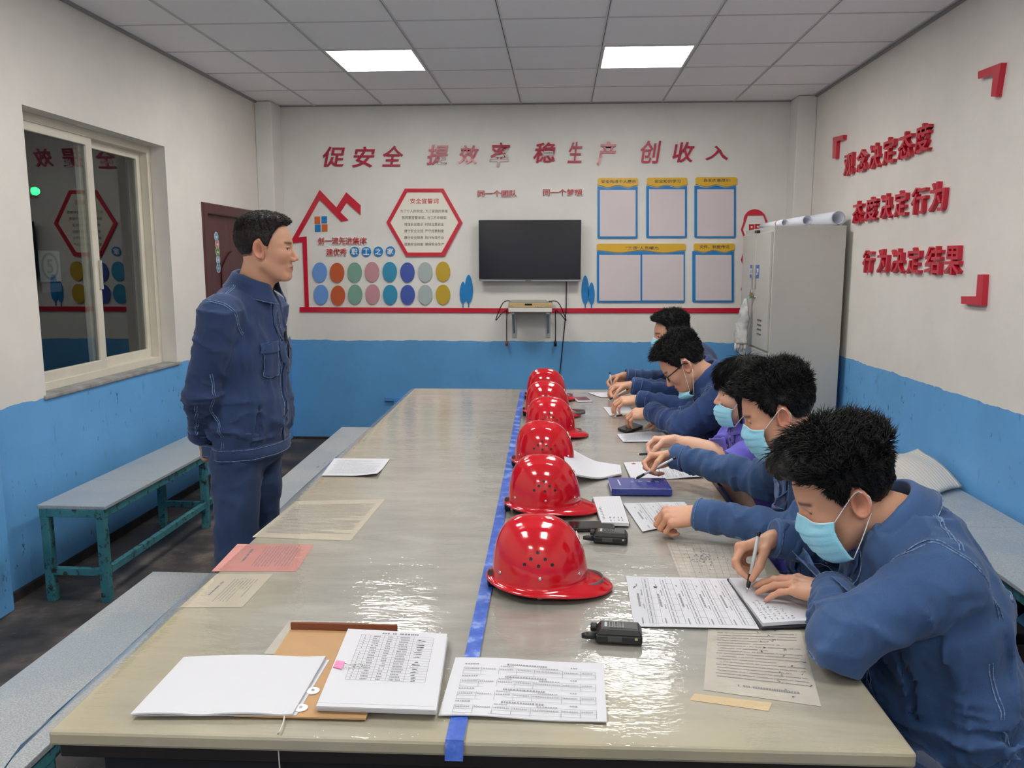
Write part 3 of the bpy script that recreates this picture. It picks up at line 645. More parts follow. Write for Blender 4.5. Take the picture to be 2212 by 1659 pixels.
# rolled quilt on the right bench
def quilt():
    V = []; Fc = []; nu, nv = 26, 20
    for i in range(nu+1):
        for j in range(nv+1):
            u, v = i/nu, j/nv
            x = 1.70+.345*u; y = 3.98+.62*v+.12*u*(1-v)
            z = .462+.012+.075*max(0, math.sin(min(1, v*1.25)*math.pi*.55))*(0.4+.6*u)+.012*math.sin(u*9+v*4)*v
            V.append((x, y-.04*math.sin(u*5), z))
    for i in range(nu):
        for j in range(nv): Fc.append((i*(nv+1)+j, (i+1)*(nv+1)+j, (i+1)*(nv+1)+j+1, i*(nv+1)+j+1))
    t = NT('quilt_white'); wv = t.n('ShaderNodeTexWave'); wv.inputs['Scale'].default_value = 18; t.l(t.pos(), wv.inputs['Vector'])
    t.set(Base_Color=lin((204, 200, 194)), Roughness=.9); t.bump(wv.outputs[1], .35, .006)
    o = mesh_from('folded_quilt', V, Fc, t.m, None, True); md = o.modifiers.new('s', 'SOLIDIFY'); md.thickness = .014; md.offset = 1
    tag(o, 'off white quilted cloth lying on the side wall bench', 'cloth')
quilt()

# ================================================================== TABLE
TA = Vector((-.878, 1.252, 0)); TROT = math.radians(.9); TW, TL = 1.475, 3.91
TM = Matrix.Translation(TA) @ Matrix.Rotation(TROT, 4, 'Z')
def tl(x, y, z): return TM @ Vector((x, y, z))
def table_mat():
    t = NT('table_film')
    tc = t.pos(True)
    st = t.noise(3.0, 7, .62, vec=tc, stretch=(.9, 3.0, 1), dist=1.0)
    c = t.ramp(st, [(.28, lin((136, 134, 128))), (.5, lin((154, 152, 146))), (.72, lin((171, 169, 163)))])
    # pale flower print
    v = t.n('ShaderNodeTexVoronoi'); v.inputs['Scale'].default_value = 8; v.inputs['Randomness'].default_value = .25; t.l(tc, v.inputs['Vector'])
    fl = t.ramp(v.outputs['Distance'], [(.0, (.55, .55, .55, 1)), (.06, (.1, .1, .1, 1)), (.36, (.28, .28, .28, 1)), (.42, (0, 0, 0, 1))])
    c = t.mix(t.math('MULTIPLY', fl, .28), c, lin((186, 183, 172)))
    # yellowed borders
    sx = t.n('ShaderNodeSeparateXYZ'); t.l(tc, sx.inputs[0])
    def edge(o, lo, hi):
        a = t.n('ShaderNodeMapRange'); a.inputs[1].default_value = lo; a.inputs[2].default_value = hi; t.l(o, a.inputs[0]); return a.outputs[0]
    e = t.math('MAXIMUM', edge(sx.outputs[0], .34, .0), t.math('MAXIMUM', edge(sx.outputs[0], TW-.14, TW+.06), edge(sx.outputs[1], .30, -.05)))
    yn = t.math('MULTIPLY', e, t.ramp(t.noise(4, 4, vec=tc), [(.25, (.3, .3, .3, 1)), (.7, (1, 1, 1, 1))]))
    c = t.mix(t.math('MULTIPLY', yn, .85), c, lin((184, 172, 136)))
    # dark scuffs and pen marks with their own shapes
    sc = t.ramp(t.noise(22, 7, .75, vec=tc, stretch=(1, 2.6, 1), dist=1.2), [(.68, (0, 0, 0, 1)), (.73, (1, 1, 1, 1))])
    zone = t.ramp(t.noise(2.4, 3, vec=tc), [(.48, (0, 0, 0, 1)), (.66, (1, 1, 1, 1))])
    c = t.mix(t.math('MULTIPLY', t.math('MULTIPLY', sc, zone), .75), c, lin((66, 62, 58)))
    dirt = t.ramp(t.noise(1.9, 5, .6, vec=tc), [(.5, (0, 0, 0, 1)), (.75, (1, 1, 1, 1))])
    c = t.mix(t.math('MULTIPLY', dirt, .25), c, lin((120, 113, 106)))
    t.set(Base_Color=c, Roughness=.45)
    t.bump(t.noise(11, 5, vec=tc), .12, .006)
    return t.m
M_TABLE = table_mat()
table = empty('meeting_table', TA, TROT, 'long meeting table with marbled grey film top and dark frame', 'table')
def tpart(mb, n, m, **k): o = mb.build(n, m, None, **k); o.parent = table; return o
tpart(MB().box(0, TW, 0, TL, TABZ-.028, TABZ), 'table_top', M_TABLE, bevel=.006)
tpart(MB().box(.012, TW-.012, .012, TL-.012, TABZ-.055, TABZ-.028), 'edge_band', mat('edge_dark', (34, 28, 27), .5), bevel=.002)
for y in (.05, TL-.05): tpart(MB().box(.08, TW-.08, y-.02, y+.02, TABZ-.11, TABZ-.055), 'apron', M_BLACK)
for x in (.08, TW-.08): tpart(MB().box(x-.02, x+.02, .07, TL-.07, TABZ-.11, TABZ-.055), 'apron', M_BLACK)
for y in (.16, 1.95, TL-.16):
    for x in (.25, TW-.25): tpart(MB().box(x-.04, x+.04, y-.04, y+.04, 0, TABZ-.055), 'leg', M_NAVY, bevel=.004)
    tpart(MB().box(.29, TW-.29, y-.02, y+.02, .10, .14), 'cross_bar', M_NAVY)

# clear soft plastic sheet over the table
def sheet_mat():
    t, mx, gl_, fr = glass_mat('clear_pvc', (.965, .965, .955), 1.42, .09)
    n1 = t.noise(5, 5, .6, stretch=(1, 2.2, 1)); n2 = t.noise(55, 3, .6)
    h = t.math('ADD', t.math('MULTIPLY', n1, 1.0), t.math('MULTIPLY', n2, .045))
    bp = t.n('ShaderNodeBump'); bp.inputs['Strength'].default_value = .19; bp.inputs['Distance'].default_value = .02; t.l(h, bp.inputs['Height'])
    t.l(bp.outputs[0], gl_.inputs['Normal'])
    r = t.ramp(t.noise(3, 5, .6), [(.35, (.035,)*3), (.65, (.12,)*3)]); t.l(r, gl_.inputs['Roughness'])
    t.l(t.math('MULTIPLY', fr.outputs[0], 1.0), mx.inputs[0])
    return t.m
M_PVC = sheet_mat()
def cover():
    nu, nv = 50, 130; V = []; Fc = []
    for j in range(nv+1):
        for i in range(nu+1):
            u, v = i/nu, j/nv
            ovl = .030+.055*max(0, 1-v*6)**2+.012*math.sin(v*17); ovr = .012+.035*max(0, 1-v*9)
            ovn = .006+.05*max(0, 1-u*14)**2+.05*max(0, 1-(1-u)*14)**2
            x = -ovl+(TW+ovl+ovr)*u; y = -ovn+(TL+ovn)*v
            ox = max(0, -x, x-TW); oy = max(0, -y)
            z = TZ-.0004 - 9*ox*ox-.15*ox - 7*oy*oy-.1*oy
            if ox == 0 and oy == 0: z += .0004*math.sin(x*9+y*5)
            V.append(tl(x, y, z))
    for j in range(nv):
        for i in range(nu): a = j*(nu+1)+i; Fc.append((a, a+1, a+nu+2, a+nu+1))
    o = mesh_from('table_cover', V, Fc, M_PVC, None, True)
    tag(o, 'clear soft plastic sheet covering the meeting table', 'table cover')
cover()
# blue tape
def tape():
    M_T = NT('tape_blue'); n = M_T.noise(24, 4)
    M_T.set(Base_Color=M_T.ramp(n, [(.42, lin((44, 84, 178))), (.55, lin((72, 108, 200))), (.62, lin((128, 150, 208)))]), Roughness=.35)
    V = []; Fc = []; n = 60; w = .0155
    for i in range(n+1):
        t = i/n; p = onZ(985+(1138-985)*t, 1600, TZ) if 0 else None
        y = 1.262+(5.12-1.262)*t; x = -.171-(.055)*t+.004*math.sin(t*5)
        for s in (-1, 1): V.append((x+s*w, y, TZ+.0006))
    V = [(-.171-w, 1.249, TZ-.03), (-.171+w, 1.249, TZ-.03)]+V
    for i in range(n+1): Fc.append((2*i, 2*i+1, 2*i+3, 2*i+2))
    tag(mesh_from('floor_tape', V, Fc, M_T.m), 'long strip of worn blue tape stuck along the table', 'tape').name = 'table_tape'
tape()

# ------------------------------------------------------------------ papers
def quad_map(c, z):
    """c = image corners TL,TR,BR,BL surveyed on the plane z"""
    Q = [onZ(p[0], p[1], z) for p in c]
    return lambda u, v: (Q[0]*(1-u)+Q[1]*u)*(1-v)+(Q[3]*(1-u)+Q[2]*u)*v
def ink_rect(mb, f, u0, u1, v0, v1, lift):
    P = [f(u0, v0), f(u1, v0), f(u1, v1), f(u0, v1)]
    mb.add([p+Vector((0, 0, lift)) for p in P], [(3, 2, 1, 0)])
def text_row(mb, f, u0, u1, v, h, lift, rnd, horiz=True, gap=.35, cw=.012):
    u = u0
    while u < u1-cw:
        w = cw*(.6+.5*rnd.random())
        if rnd.random() > gap*.5:
            a, b_ = (u, u+w), (v-h/2, v+h/2)
            if horiz: ink_rect(mb, f, a[0], a[1], b_[0], b_[1], lift)
            else: ink_rect(mb, f, b_[0], b_[1], a[0], a[1], lift)
        u += w*1.35
def scribble(mb, f, u, v, su, sv, lift, rnd, n=9, r=.0006):
    for k in range(2):
        p = [f(u+su*(rnd.random()), v+sv*(rnd.random()))+Vector((0, 0, lift)) for _ in range(n//2)]
        mb.tube(curve_pts(p, 10), r, 3, False)
def paper(name, c, label, z=TZ+.001, m=M_PAPER, thick=.0006, lift=None, group=None, n=14, layers=1, cat='paper', bottom=None):
    f0 = quad_map(c, z+thick)
    f = (lambda u, v: f0(u, v)+Vector((0, 0, lift(u, v)))) if lift else f0
    zb = bottom if bottom is not None else z
    V = []; Fc = []
    for j in range(n+1):
        for i in range(n+1): V.append(f(i/n, j/n))
    N = len(V)
    V += [p-Vector((0, 0, thick)) for p in V]
    for j in range(n):
        for i in range(n):
            a = j*(n+1)+i; Fc.append((a+n+1, a+n+2, a+1, a)); Fc.append((a+N, a+1+N, a+n+2+N, a+n+1+N))
    B_ = [i for i in range(n+1)]+[j*(n+1)+n for j in range(1, n+1)]+[n*(n+1)+i for i in range(n-1, -1, -1)]+[j*(n+1) for j in range(n-1, 0, -1)]
    for k in range(len(B_)): a, b_ = B_[k], B_[(k+1) % len(B_)]; Fc.append((a, b_, b_+N, a+N))
    o = mesh_from(name, V, Fc, m, None, True); sm_angle(o, 30)
    if label: tag(o, label, cat, group)
    return o, f
rnd = random.Random(5)
UZ = TABZ+.0006
M_AGED = mat('paper_aged', (192, 183, 165), .7, var=.06, vscale=12)
M_AGED2 = mat('paper_aged_grey', (190, 184, 174), .7, var=.1, vscale=14)
M_PINKP = mat('paper_pink', (198, 138, 131), .7, var=.06, vscale=10)
def typed(o, f, rows, u0, u1, v0, v1, horiz, h=.012, cw=.012, m=M_INK, lift=.0008, heads=()):
    mb = MB()
    for k in range(rows):
        t = (k+.5)/rows; s = u0+(u1-u0)*(.0 if rnd.random() > .25 else .04); e_ = u1-(u1-u0)*(.0 if rnd.random() > .3 else rnd.random()*.5)
        text_row(mb, f, s, e_, v0+(v1-v0)*t, h, lift, rnd, horiz, .2, cw)
    for (a, b_, v, hh) in heads: text_row(mb, f, a, b_, v, hh, lift, rnd, horiz, .1, cw*2.2)
    return mb.build('print', m, o, fix=False)
# under the sheet
o, f = paper('notice_sheet', [(640, 1082), (832, 1078), (757, 1168), (545, 1160)], 'large yellowed printed sheet lying under the clear cover', UZ, M_AGED, .0003, cat='paper'); typed(o, f, 26, .06, .94, .12, .9, True, .010, .008)
o, f = paper('notice_sheet', [(513, 1175), (678, 1176), (640, 1234), (457, 1234)], 'pink printed sheet lying under the clear cover', UZ, M_PINKP, .0003, cat='paper'); typed(o, f, 12, .08, .85, .40, .88, False, .010, .012, heads=((.2, .7, .26, .03),))
o, f = paper('notice_sheet', [(468, 1240), (590, 1240), (523, 1312), (388, 1312)], 'small cream printed sheet under the cover next to the pink one', UZ, M_AGED, .0003, cat='paper'); typed(o, f, 8, .15, .85, .4, .85, False, .012, .016, heads=((.25, .7, .26, .03),))
o, f = paper('notice_sheet', [(625, 1340), (825, 1344), (800, 1420), (570, 1412)], 'grubby sheet under the cover partly hidden by the brown folder', UZ, M_AGED2, .0003, cat='paper'); typed(o, f, 4, .1, .9, .02, .2, True, .02, .01)
o, f = paper('notice_sheet', [(1440, 1172), (1640, 1182), (1660, 1258), (1470, 1250)], 'dirty squared sheet under the cover between two writing men', UZ, M_AGED2, .0003, cat='paper')
mb = MB()
for k in range(12): ink_rect(mb, f, .03+k*.08, .033+k*.08, 0, 1, .0006)
for k in range(10): ink_rect(mb, f, 0, 1, .03+k*.1, .033+k*.1, .0006)
for k in range(60): u, v = .35+rnd.gauss(0, .09), .45+rnd.gauss(0, .13); ink_rect(mb, f, u, u+.014, v, v+.022, .0007)
mb.build('print', M_INK, o, fix=False)
o, f = paper('notice_sheet', [(1530, 1358), (1730, 1362), (1774, 1526), (1520, 1490)], 'grubby typed sheet under the cover at the near table corner', UZ, M_AGED2, .0003, cat='paper'); typed(o, f, 17, .1, .95, .05, .8, True, .010, .009, heads=((.3, .85, .88, .025),))
mb = MB()
for k in range(22): u, v = .45+rnd.random()*.5, rnd.random()*.95; scribble(mb, f, u, v, .035, .035, .0007, rnd, 6, .0003)
mb.build('stains', mat('ink_stain', (60, 52, 46), .8), o, fix=False)
o, f = paper('notice_sheet', [(1500, 1498), (1668, 1518), (1660, 1536), (1490, 1512)], 'scrap of orange paper under the cover by the typed sheet', UZ, mat('paper_orange', (206, 182, 146), .7), .0002)
o, f = paper('notice_sheet', [(905, 853), (962, 853), (952, 872), (890, 871)], 'faded reddish sheet under the cover at the far table end', UZ, mat('paper_faded', (186, 174, 166), .7), .0003); typed(o, f, 8, .1, .9, .2, .9, True, .02, .01, mat('ink_red', (150, 110, 106), .8))
o, f = paper('notice_sheet', [(1265, 873), (1310, 875), (1318, 886), (1270, 885)], 'faded blue printed slip under the cover, upper of two', UZ, mat('paper_faint', (182, 180, 178), .7), .0003); typed(o, f, 6, .1, .9, .1, .9, True, .04, .02)
o, f = paper('notice_sheet', [(1260, 887), (1322, 888), (1330, 900), (1268, 899)], 'faded blue printed slip under the cover, lower of two', UZ, MATS['paper_faint'], .0003); typed(o, f, 6, .1, .9, .1, .9, True, .04, .02)
# on top of the sheet
o, f = paper('form_sheet', [(722, 990), (842, 991), (815, 1028), (695, 1027)], 'lone white printed sheet on the table edge near the standing man', lift=lambda u, v: .010*max(0, u-.6)*max(0, v-.6)*6); typed(o, f, 18, .08, .92, .1, .9, True, .010, .008)
# brown folder, stacks
M_KRAFT = mat('kraft_board', (180, 142, 100), .7, var=.05, vscale=16); M_KRAFTD = mat('kraft_edge', (120, 66, 40), .7)
fo = empty('document_folder', onZ(650, 1450, TZ), 0, 'brown kraft document folder lying open under white paper', 'folder')
o, ff = paper('cover_board', [(627, 1360), (858, 1366), (790, 1552), (505, 1545)], None, TZ+.001, M_KRAFT, .003); o.parent = fo; o.matrix_parent_inverse = Matrix.Translation(-fo.location)
a, c = ff(0, 0), ff(1, 0); MB().bar(a+Vector((0, .004, .007)), c+Vector((0, .004, .007)), .006, .018).build('spine_lip', M_KRAFTD, fo, bevel=.002)
for px, py in ((676, 1493), (650, 1530)):
    p = onZ(px, py, TZ+.005); q = MB().lathe([(.0125, 0), (.0125, .0014), (.003, .0018)], p, (0, 0, 1), 24).build('button_disc', M_WHITEA, fo)
    MB().lathe([(.0032, .0016), (.003, .0034)], p, (0, 0, 1), 12).build('rivet', M_CHROME, q)
sp = onZ(615, 1545, TZ+.004); se = onZ(602, 1584, TABZ-.004)
MB().tube(curve_pts([sp, onZ(612, 1560, TZ+.003), onZ(604, 1580, TZ+.003), se+Vector((0, -.006, -.005)), se+Vector((.002, -.008, -.08)), se+Vector((-.003, -.008, -.2)), se+Vector((.001, -.006, -.30))], 30), .0013, 6).build('string', mat('string_white', (206, 204, 198), .8), fo)
o, f = paper('blank_paper_stack', [(397, 1419), (704, 1422), (632, 1543), (282, 1544)], 'thin stack of blank white paper over the brown folder', TZ+.0045, M_PAPER, .003, lift=lambda u, v: .006*math.sin(u*3.1)*(1-v)+.008*max(0, u-.85)*4*(1-v)+.004*abs(math.sin(u*6.2+.5))*v, n=18)
o2, f2 = paper('under_sheet', [(402, 1421), (712, 1425), (640, 1545), (286, 1546)], None, TZ+.0042, M_PAPER2, .001, n=8); o2.parent = o
# clipped stack of lists: several slightly shifted layers
ds = empty('list_stack', onZ(820, 1450, TZ), 0, 'thick stack of printed name lists held by a pink clip', 'paper stack')
prev = None
for k in range(6):
    dx, dy = rnd.uniform(-2.5, 2.5), rnd.uniform(-1.5, 1.5)
    o, f = paper('sheet_bundle', [(752+dx, 1366+dy), (966+dx, 1375+dy), (942+dx, 1540+dy-1.2*k), (684+dx, 1531+dy-1.2*k)], None, TZ+.0042+.0026*k, M_PAPER if k % 2 else M_PAPER2, .0026, n=8)
    o.parent = ds; o.matrix_parent_inverse = Matrix.Translation(-ds.location)
o, f = paper('top_sheet', [(752, 1358), (966, 1369), (938, 1526), (686, 1517)], None, TZ+.0042+.0026*6, M_PAPER, .0006, n=10)
o.parent = ds; o.matrix_parent_inverse = Matrix.Translation(-ds.location)
def on(par, mb, n, m): return mb.build(n, m, par, fix=False)
mb = MB(); L_ = .0007
u0, u1, v0, v1 = .16, .88, .085, .72; cols = [0, .13, .32, .5, .73, 1]; nr = 18
for k in range(nr+1): v = v0+(v1-v0)*k/nr; ink_rect(mb, f, u0, u1, v-.0011, v+.0011, L_)
for cc_ in cols: u = u0+(u1-u0)*cc_; ink_rect(mb, f, u-.0013, u+.0013, v0, v1, L_)
text_row(mb, f, .36, .74, .05, .022, L_, rnd, True, .1, .02)
for k in range(nr):
    v = v0+(v1-v0)*(k+.5)/nr
    for ci, (a, b_) in enumerate(zip(cols[:-2], cols[1:-1])):
        a, b_ = u0+(u1-u0)*a, u0+(u1-u0)*b_; wd = (b_-a)*(.2, .5, .4, .62)[ci]; m_ = (a+b_)/2
        text_row(mb, f, m_-wd/2, m_+wd/2, v, .013, L_, rnd, True, .1, .011)
mb.build('printed_table', M_INK, ds, fix=False)
mb = MB()
for k in range(1, nr):
    if k == 9: continue
    v = v0+(v1-v0)*(k+.5)/nr; scribble(mb, f, .70+rnd.random()*.02, v-.010, .09, .020, .0008, rnd, 8, .00028)
mb.build('signatures', M_PENINK, ds, fix=False)
cl = empty('binder_clip', onZ(737, 1437, TZ+.02), 0, 'pink binder clip with silver arm on the list stack', 'binder clip')
pc = [onZ(727, 1428, TZ+.021), onZ(745, 1431, TZ+.021), onZ(738, 1447, TZ+.021), onZ(720, 1442, TZ+.021)]
MB().prism([p+Vector((0, 0, .0005)) for p in pc], (0, 0, .0016)).add([pc[0]+Vector((0, 0, .002)), pc[3]+Vector((0, 0, .002)), pc[3]+Vector((-.003, 0, -.019)), pc[0]+Vector((-.003, 0, -.019))], [(0, 1, 2, 3)]).build('clip_body', mat('clip_pink', (222, 120, 172), .25, coat=.3), cl)
w0, w1, w2 = onZ(745, 1433, TZ+.024), onZ(741, 1443, TZ+.024), onZ(776, 1436, TZ+.024)
MB().tube(curve_pts([w0, w0*.25+w2*.75+Vector((0, .002, 0)), w2+Vector((.003, .004, 0)), w2+Vector((.008, -.001, 0)), w2+Vector((.003, -.007, 0)), w1*.25+w2*.75+Vector((0, -.001, 0)), w1], 30), .0009, 6).build('clip_arm', M_CHROME, cl, smooth=True)
# time-record form in front
def record_form(o, f, blocks, u0, u1, horiz, lift=.0014, tops=None):
    mb = MB(); cols = [0, .135, .27, .405, .54, .755, .89, 1]
    R_ = (lambda a, b_, c_, d_: ink_rect(mb, f, a, b_, c_, d_, lift)) if horiz else (lambda a, b_, c_, d_: ink_rect(mb, f, c_, d_, 1-b_, 1-a, lift))
    for (v0, v1) in blocks:
        hh = v1-v0; b0 = v0+hh*.42
        for v in (b0, b0+hh*.29, v1): R_(u0, u1, v-.0018, v+.0018)
        for c_ in cols: u = u0+(u1-u0)*c_; R_(u-.0011, u+.0011, b0, v1)
        def row(a, b_, v, h, cw=.012):
            u = a
            while u < b_:
                w = cw*(.5+.5*rnd.random()); R_(u, u+w, v-h/2, v+h/2); u += w*1.6
        row(.36, .62, v0+hh*.12, hh*.10, .014); row(u0, u0+.09, v0+hh*.13, hh*.07); row(.78, .82, v0+hh*.13, hh*.07); row(.32, .40, v0+hh*.3, hh*.05); row(.58, .70, v0+hh*.3, hh*.06)
        for a, b_ in zip(cols[:-1], cols[1:]):
            a, b_ = u0+(u1-u0)*a, u0+(u1-u0)*b_; row(a+.008, b_-.02, b0+hh*.14, hh*.06, .009)
    return mb.build('printed_form', M_INK, o, fix=False)
o, f = paper('record_forms', [(984, 1420), (1304, 1431), (1311, 1558), (947, 1544)], 'stack of white record forms lying over the blue tape', TZ+.0016, M_PAPER, .0022, lift=lambda u, v: .004*max(0, v-.8)*math.sin(u*9)+.002*math.sin(u*6), n=18)
record_form(o, f, [(.10, .32), (.33, .54), (.55, .75), (.76, .97)], .08, .94, True)
# forms and notebook of the nearest writer
fs = [(1352, 1245), (1574, 1249), (1640, 1357), (1370, 1353)]
o, f = paper('record_forms', [(1352, 1245), (1500, 1248), (1530, 1355), (1370, 1353)], 'lower of two record forms beside the black notebook', TZ+.001, M_PAPER2, .0006, lift=lambda u, v: .008*max(0, .12-u)*8*max(0, .3-v))
record_form(o, f, [(.09, .40)], .05, .95, False)
mb = MB(); scribble(mb, f, .07, .22, .05, .06, .001, rnd, 8, .0006); mb.build('handwriting', M_PENINK, o, fix=False)
o, f = paper('record_forms', [(1397, 1247), (1574, 1250), (1640, 1358), (1425, 1353)], 'upper record form lying beside the black notebook', TZ+.002, M_PAPER, .0006)
record_form(o, f, [(.05, .28), (.29, .52), (.53, .75), (.76, .98)], .05, .95, False)
mb = MB(); scribble(mb, f, .05, .2, .05, .06, .001, rnd, 8, .0006); mb.build('handwriting', M_PENINK, o, fix=False)
M_BOOKC = mat('notebook_black', (44, 46, 54), .5)
nb = empty('notebook', onZ(1640, 1300, TZ), 0, 'black covered notebook lying open under the writing hand', 'notebook')
o, f = paper('cover', [(1570, 1250), (1705, 1256), (1790, 1350), (1643, 1356)], None, TZ+.0025, M_BOOKC, .003, n=6); o.parent = nb; o.matrix_parent_inverse = Matrix.Translation(-nb.location)
o, f = paper('page_block', [(1575, 1248), (1705, 1252), (1790, 1340), (1648, 1346)], None, TZ+.0055, M_PAPER, .008, n=10, lift=lambda u, v: -.004*math.exp(-((v-.5)/.04)**2)+.002*math.sin(u*3)); o.parent = nb; o.matrix_parent_inverse = Matrix.Translation(-nb.location)
mb = MB()
for k in range(9): ink_rect(mb, f, .12+k*.09, .124+k*.09, .04, .97, .0008)
mb.build('ruling', mat('ruling_grey', (190, 194, 198), .8), nb, fix=False)
mb = MB()
for k, u in enumerate((.06, .14, .22, .31, .40, .48)):
    n_ = (9, 10, 9, 6, 5, 2)[k]
    for q in range(n_): scribble(mb, f, u, .97-.045*(q+1), .05, .035, .0011, rnd, 6, .00028)
mb.build('handwriting', M_PENINK, nb, fix=False)
# second writer: small notebook, form, blue book, curled paper
o, f = paper('memo_pad', [(1281, 1077), (1339, 1075), (1359, 1130), (1299, 1128)], 'small white memo pad with ruled lines and handwriting', TZ+.004, M_PAPER, .010, cat='notebook', lift=lambda u, v: .006*(1-v))
o2, f2 = paper('pad_cover', [(1278, 1078), (1340, 1077), (1361, 1133), (1298, 1132)], None, TZ+.001, M_BLKPL, .003, n=4); o2.parent = o
mb = MB()
for k in range(9): ink_rect(mb, f, .08+k*.1, .088+k*.1, .02, .95, .0008)
mb.build('ruling', MATS['ruling_grey'], o, fix=False)
mb = MB()
for k in range(9): scribble(mb, f, .08, .42+k*.055, .10, .05, .001, rnd, 6, .00035)
for k in range(4):
    for q in range(2): scribble(mb, f, .34+k*.14, .80+q*.09, .07, .06, .001, rnd, 6, .0005)
mb.build('handwriting', M_PENINK, o, fix=False)
o, f = paper('record_forms', [(1346, 1087), (1478, 1084), (1512, 1122), (1388, 1148)], 'record form under the loosely closed hand', TZ+.0012, M_PAPER2, .0008); record_form(o, f, [(.1, .38), (.4, .68), (.7, .98)], .05, .95, False)
bk = empty('blue_book', onZ(1400, 1055, TZ), 0, 'thick glossy blue hardcover notebook with white lettering', 'book')
fq = [onZ(1321, 1070, TZ), onZ(1452, 1071, TZ), onZ(1430, 1036, TZ), onZ(1313, 1038, TZ)]
wv = (fq[1]-fq[0]).normalized()*.21; hv = Vector((-wv.y, wv.x, 0)).normalized()*.150
o0 = fq[0]+Vector((0, 0, .001))
def slab(a, b0, b1, z0, z1, ins=0): return MB().prism([a+wv*ins+hv*b0+Vector((0, 0, z0)), a+wv*(1-ins)+hv*b0+Vector((0, 0, z0)), a+wv*(1-ins)+hv*b1+Vector((0, 0, z0)), a+wv*ins+hv*b1+Vector((0, 0, z0))], (0, 0, z1-z0))
M_BBOOK = mat('book_blue', (40, 58, 138), .25, coat=.3)
slab(o0, 0, 1, 0, .002).build('back_cover', M_BBOOK, bk, bevel=.001); slab(o0, 0, 1, .020, .0225).build('front_cover', M_BBOOK, bk, bevel=.001)
slab(o0, 0, .02, .002, .020).build('spine', M_BBOOK, bk, bevel=.001); slab(o0, .02, .97, .002, .020, .015).build('page_block', M_PAPER, bk)
tz = .0226
for k, ch in enumerate('工作笔记'):
    text_fit('title', ch, o0+wv*(.36+.14*k)+hv*.60+Vector((0, 0, tz)), wv*.07, hv*.12, mat('book_silver', (190, 194, 214), .4), bk, .0, .0003)
MB().prism([o0+wv*.16+hv*.30+Vector((0, 0, tz)), o0+wv*.18+hv*.30+Vector((0, 0, tz)), o0+wv*.17+hv*.8+Vector((0, 0, tz)), o0+wv*.15+hv*.8+Vector((0, 0, tz))], (0, 0, .0003)).build('imprint', MATS['book_silver'], bk)
o, f = paper('curled_paper', [(1212, 985), (1340, 1006), (1343, 1024), (1225, 1046)], 'stack of blank white paper curling up against two helmets', TZ+.001, M_PAPER, .006, lift=lambda u, v: .060*max(0, 1-u/.62)**1.3*(1-.25*v)+.003*u, n=20)
o, f = paper('draft_paper', [(1347, 999), (1500, 996), (1520, 1030), (1362, 1036)], 'creased printed sheets with a small red star before the woman', TZ+.0012, M_PAPER, .0016, lift=lambda u, v: .012*max(0, .12-u)*6*v+.002*math.sin(u*9), n=18); record_form(o, f, [(.42, .60), (.61, .79), (.80, .98)], .05, .95, False)
p = f(.13, .12)+Vector((0, 0, .0008)); MB().add([p+Vector((.012*r_*math.cos(a), .018*r_*math.sin(a), 0)) for a, r_ in [(math.pi/2+k*math.pi/5, 1 if k % 2 == 0 else .4) for k in range(10)]], [tuple(range(10))]).build('red_star', M_REDT, o, fix=False)
o, f = paper('list_sheet', [(1333, 938), (1428, 930), (1452, 953), (1346, 954)], 'printed list beside the black phone of the man in glasses', TZ+.001, M_PAPER, .0012); typed(o, f, 16, .06, .94, .1, .9, True, .02, .01)
o, f = paper('list_sheet', [(1303, 879), (1360, 880), (1372, 893), (1318, 898)], 'white sheet pinned under a flat hand beside the faded slips', TZ+.001, M_PAPER, .001)
o, f = paper('list_sheet', [(1270, 848), (1330, 847), (1335, 857), (1298, 858)], 'white sheet under the hand of the man at the far end', TZ+.001, M_PAPER, .001)

# ------------------------------------------------------------------ phones, radios
def phone(c, m_body, m_scr, label, th=.009):
    Q = [onZ(p[0], p[1], TZ+.001) for p in c]; e = empty('mobile_phone', (Q[0]+Q[2])/2, 0, label, 'phone')
    cen = (Q[0]+Q[1]+Q[2]+Q[3])/4; ax = ((Q[1]-Q[0])+(Q[2]-Q[3]))/4; ay = ((Q[0]-Q[3])+(Q[1]-Q[2]))/4
    def rr(s, z0, z1, r=.008):
        P = []; A, Bl = ax.length*s, ay.length*s; an, bn = ax.normalized(), ay.normalized()
        A, Bl = ax.length-s, ay.length-s
        for sx_, sy_, a0_ in ((1, 1, 0), (-1, 1, 90), (-1, -1, 180), (1, -1, 270)):
            for k in range(5): t = math.radians(a0_+k*22.5); P.append(cen+an*(sx_*(A-r)+r*math.cos(t))+bn*(sy_*(Bl-r)+r*math.sin(t))+Vector((0, 0, z0)))
        return MB().prism(P, (0, 0, z1-z0))
    rr(0, 0, th).build('body', m_body, e, bevel=.002)
    rr(.004, th, th+.0006, .005).build('screen', m_scr, e)
    return e, cen, ax, ay
phone([(1228, 1132), (1322, 1131), (1330, 1147), (1228, 1148)], M_BLKPL, M_BLKGL, 'black mobile phone lying between a helmet and a radio')
e, cen, ax, ay = phone([(1238, 861), (1268, 860), (1279, 868), (1248, 869)], mat('phone_white', (224, 224, 226), .3), mat('phone_red', (96, 26, 38), .15), 'white mobile phone with dark red screen near the far helmets')
phone([(1332, 927), (1368, 917), (1388, 922), (1358, 937)], M_BLKPL, mat('phone_grey', (46, 46, 50), .4), 'black mobile phone under the hand holding a marker')
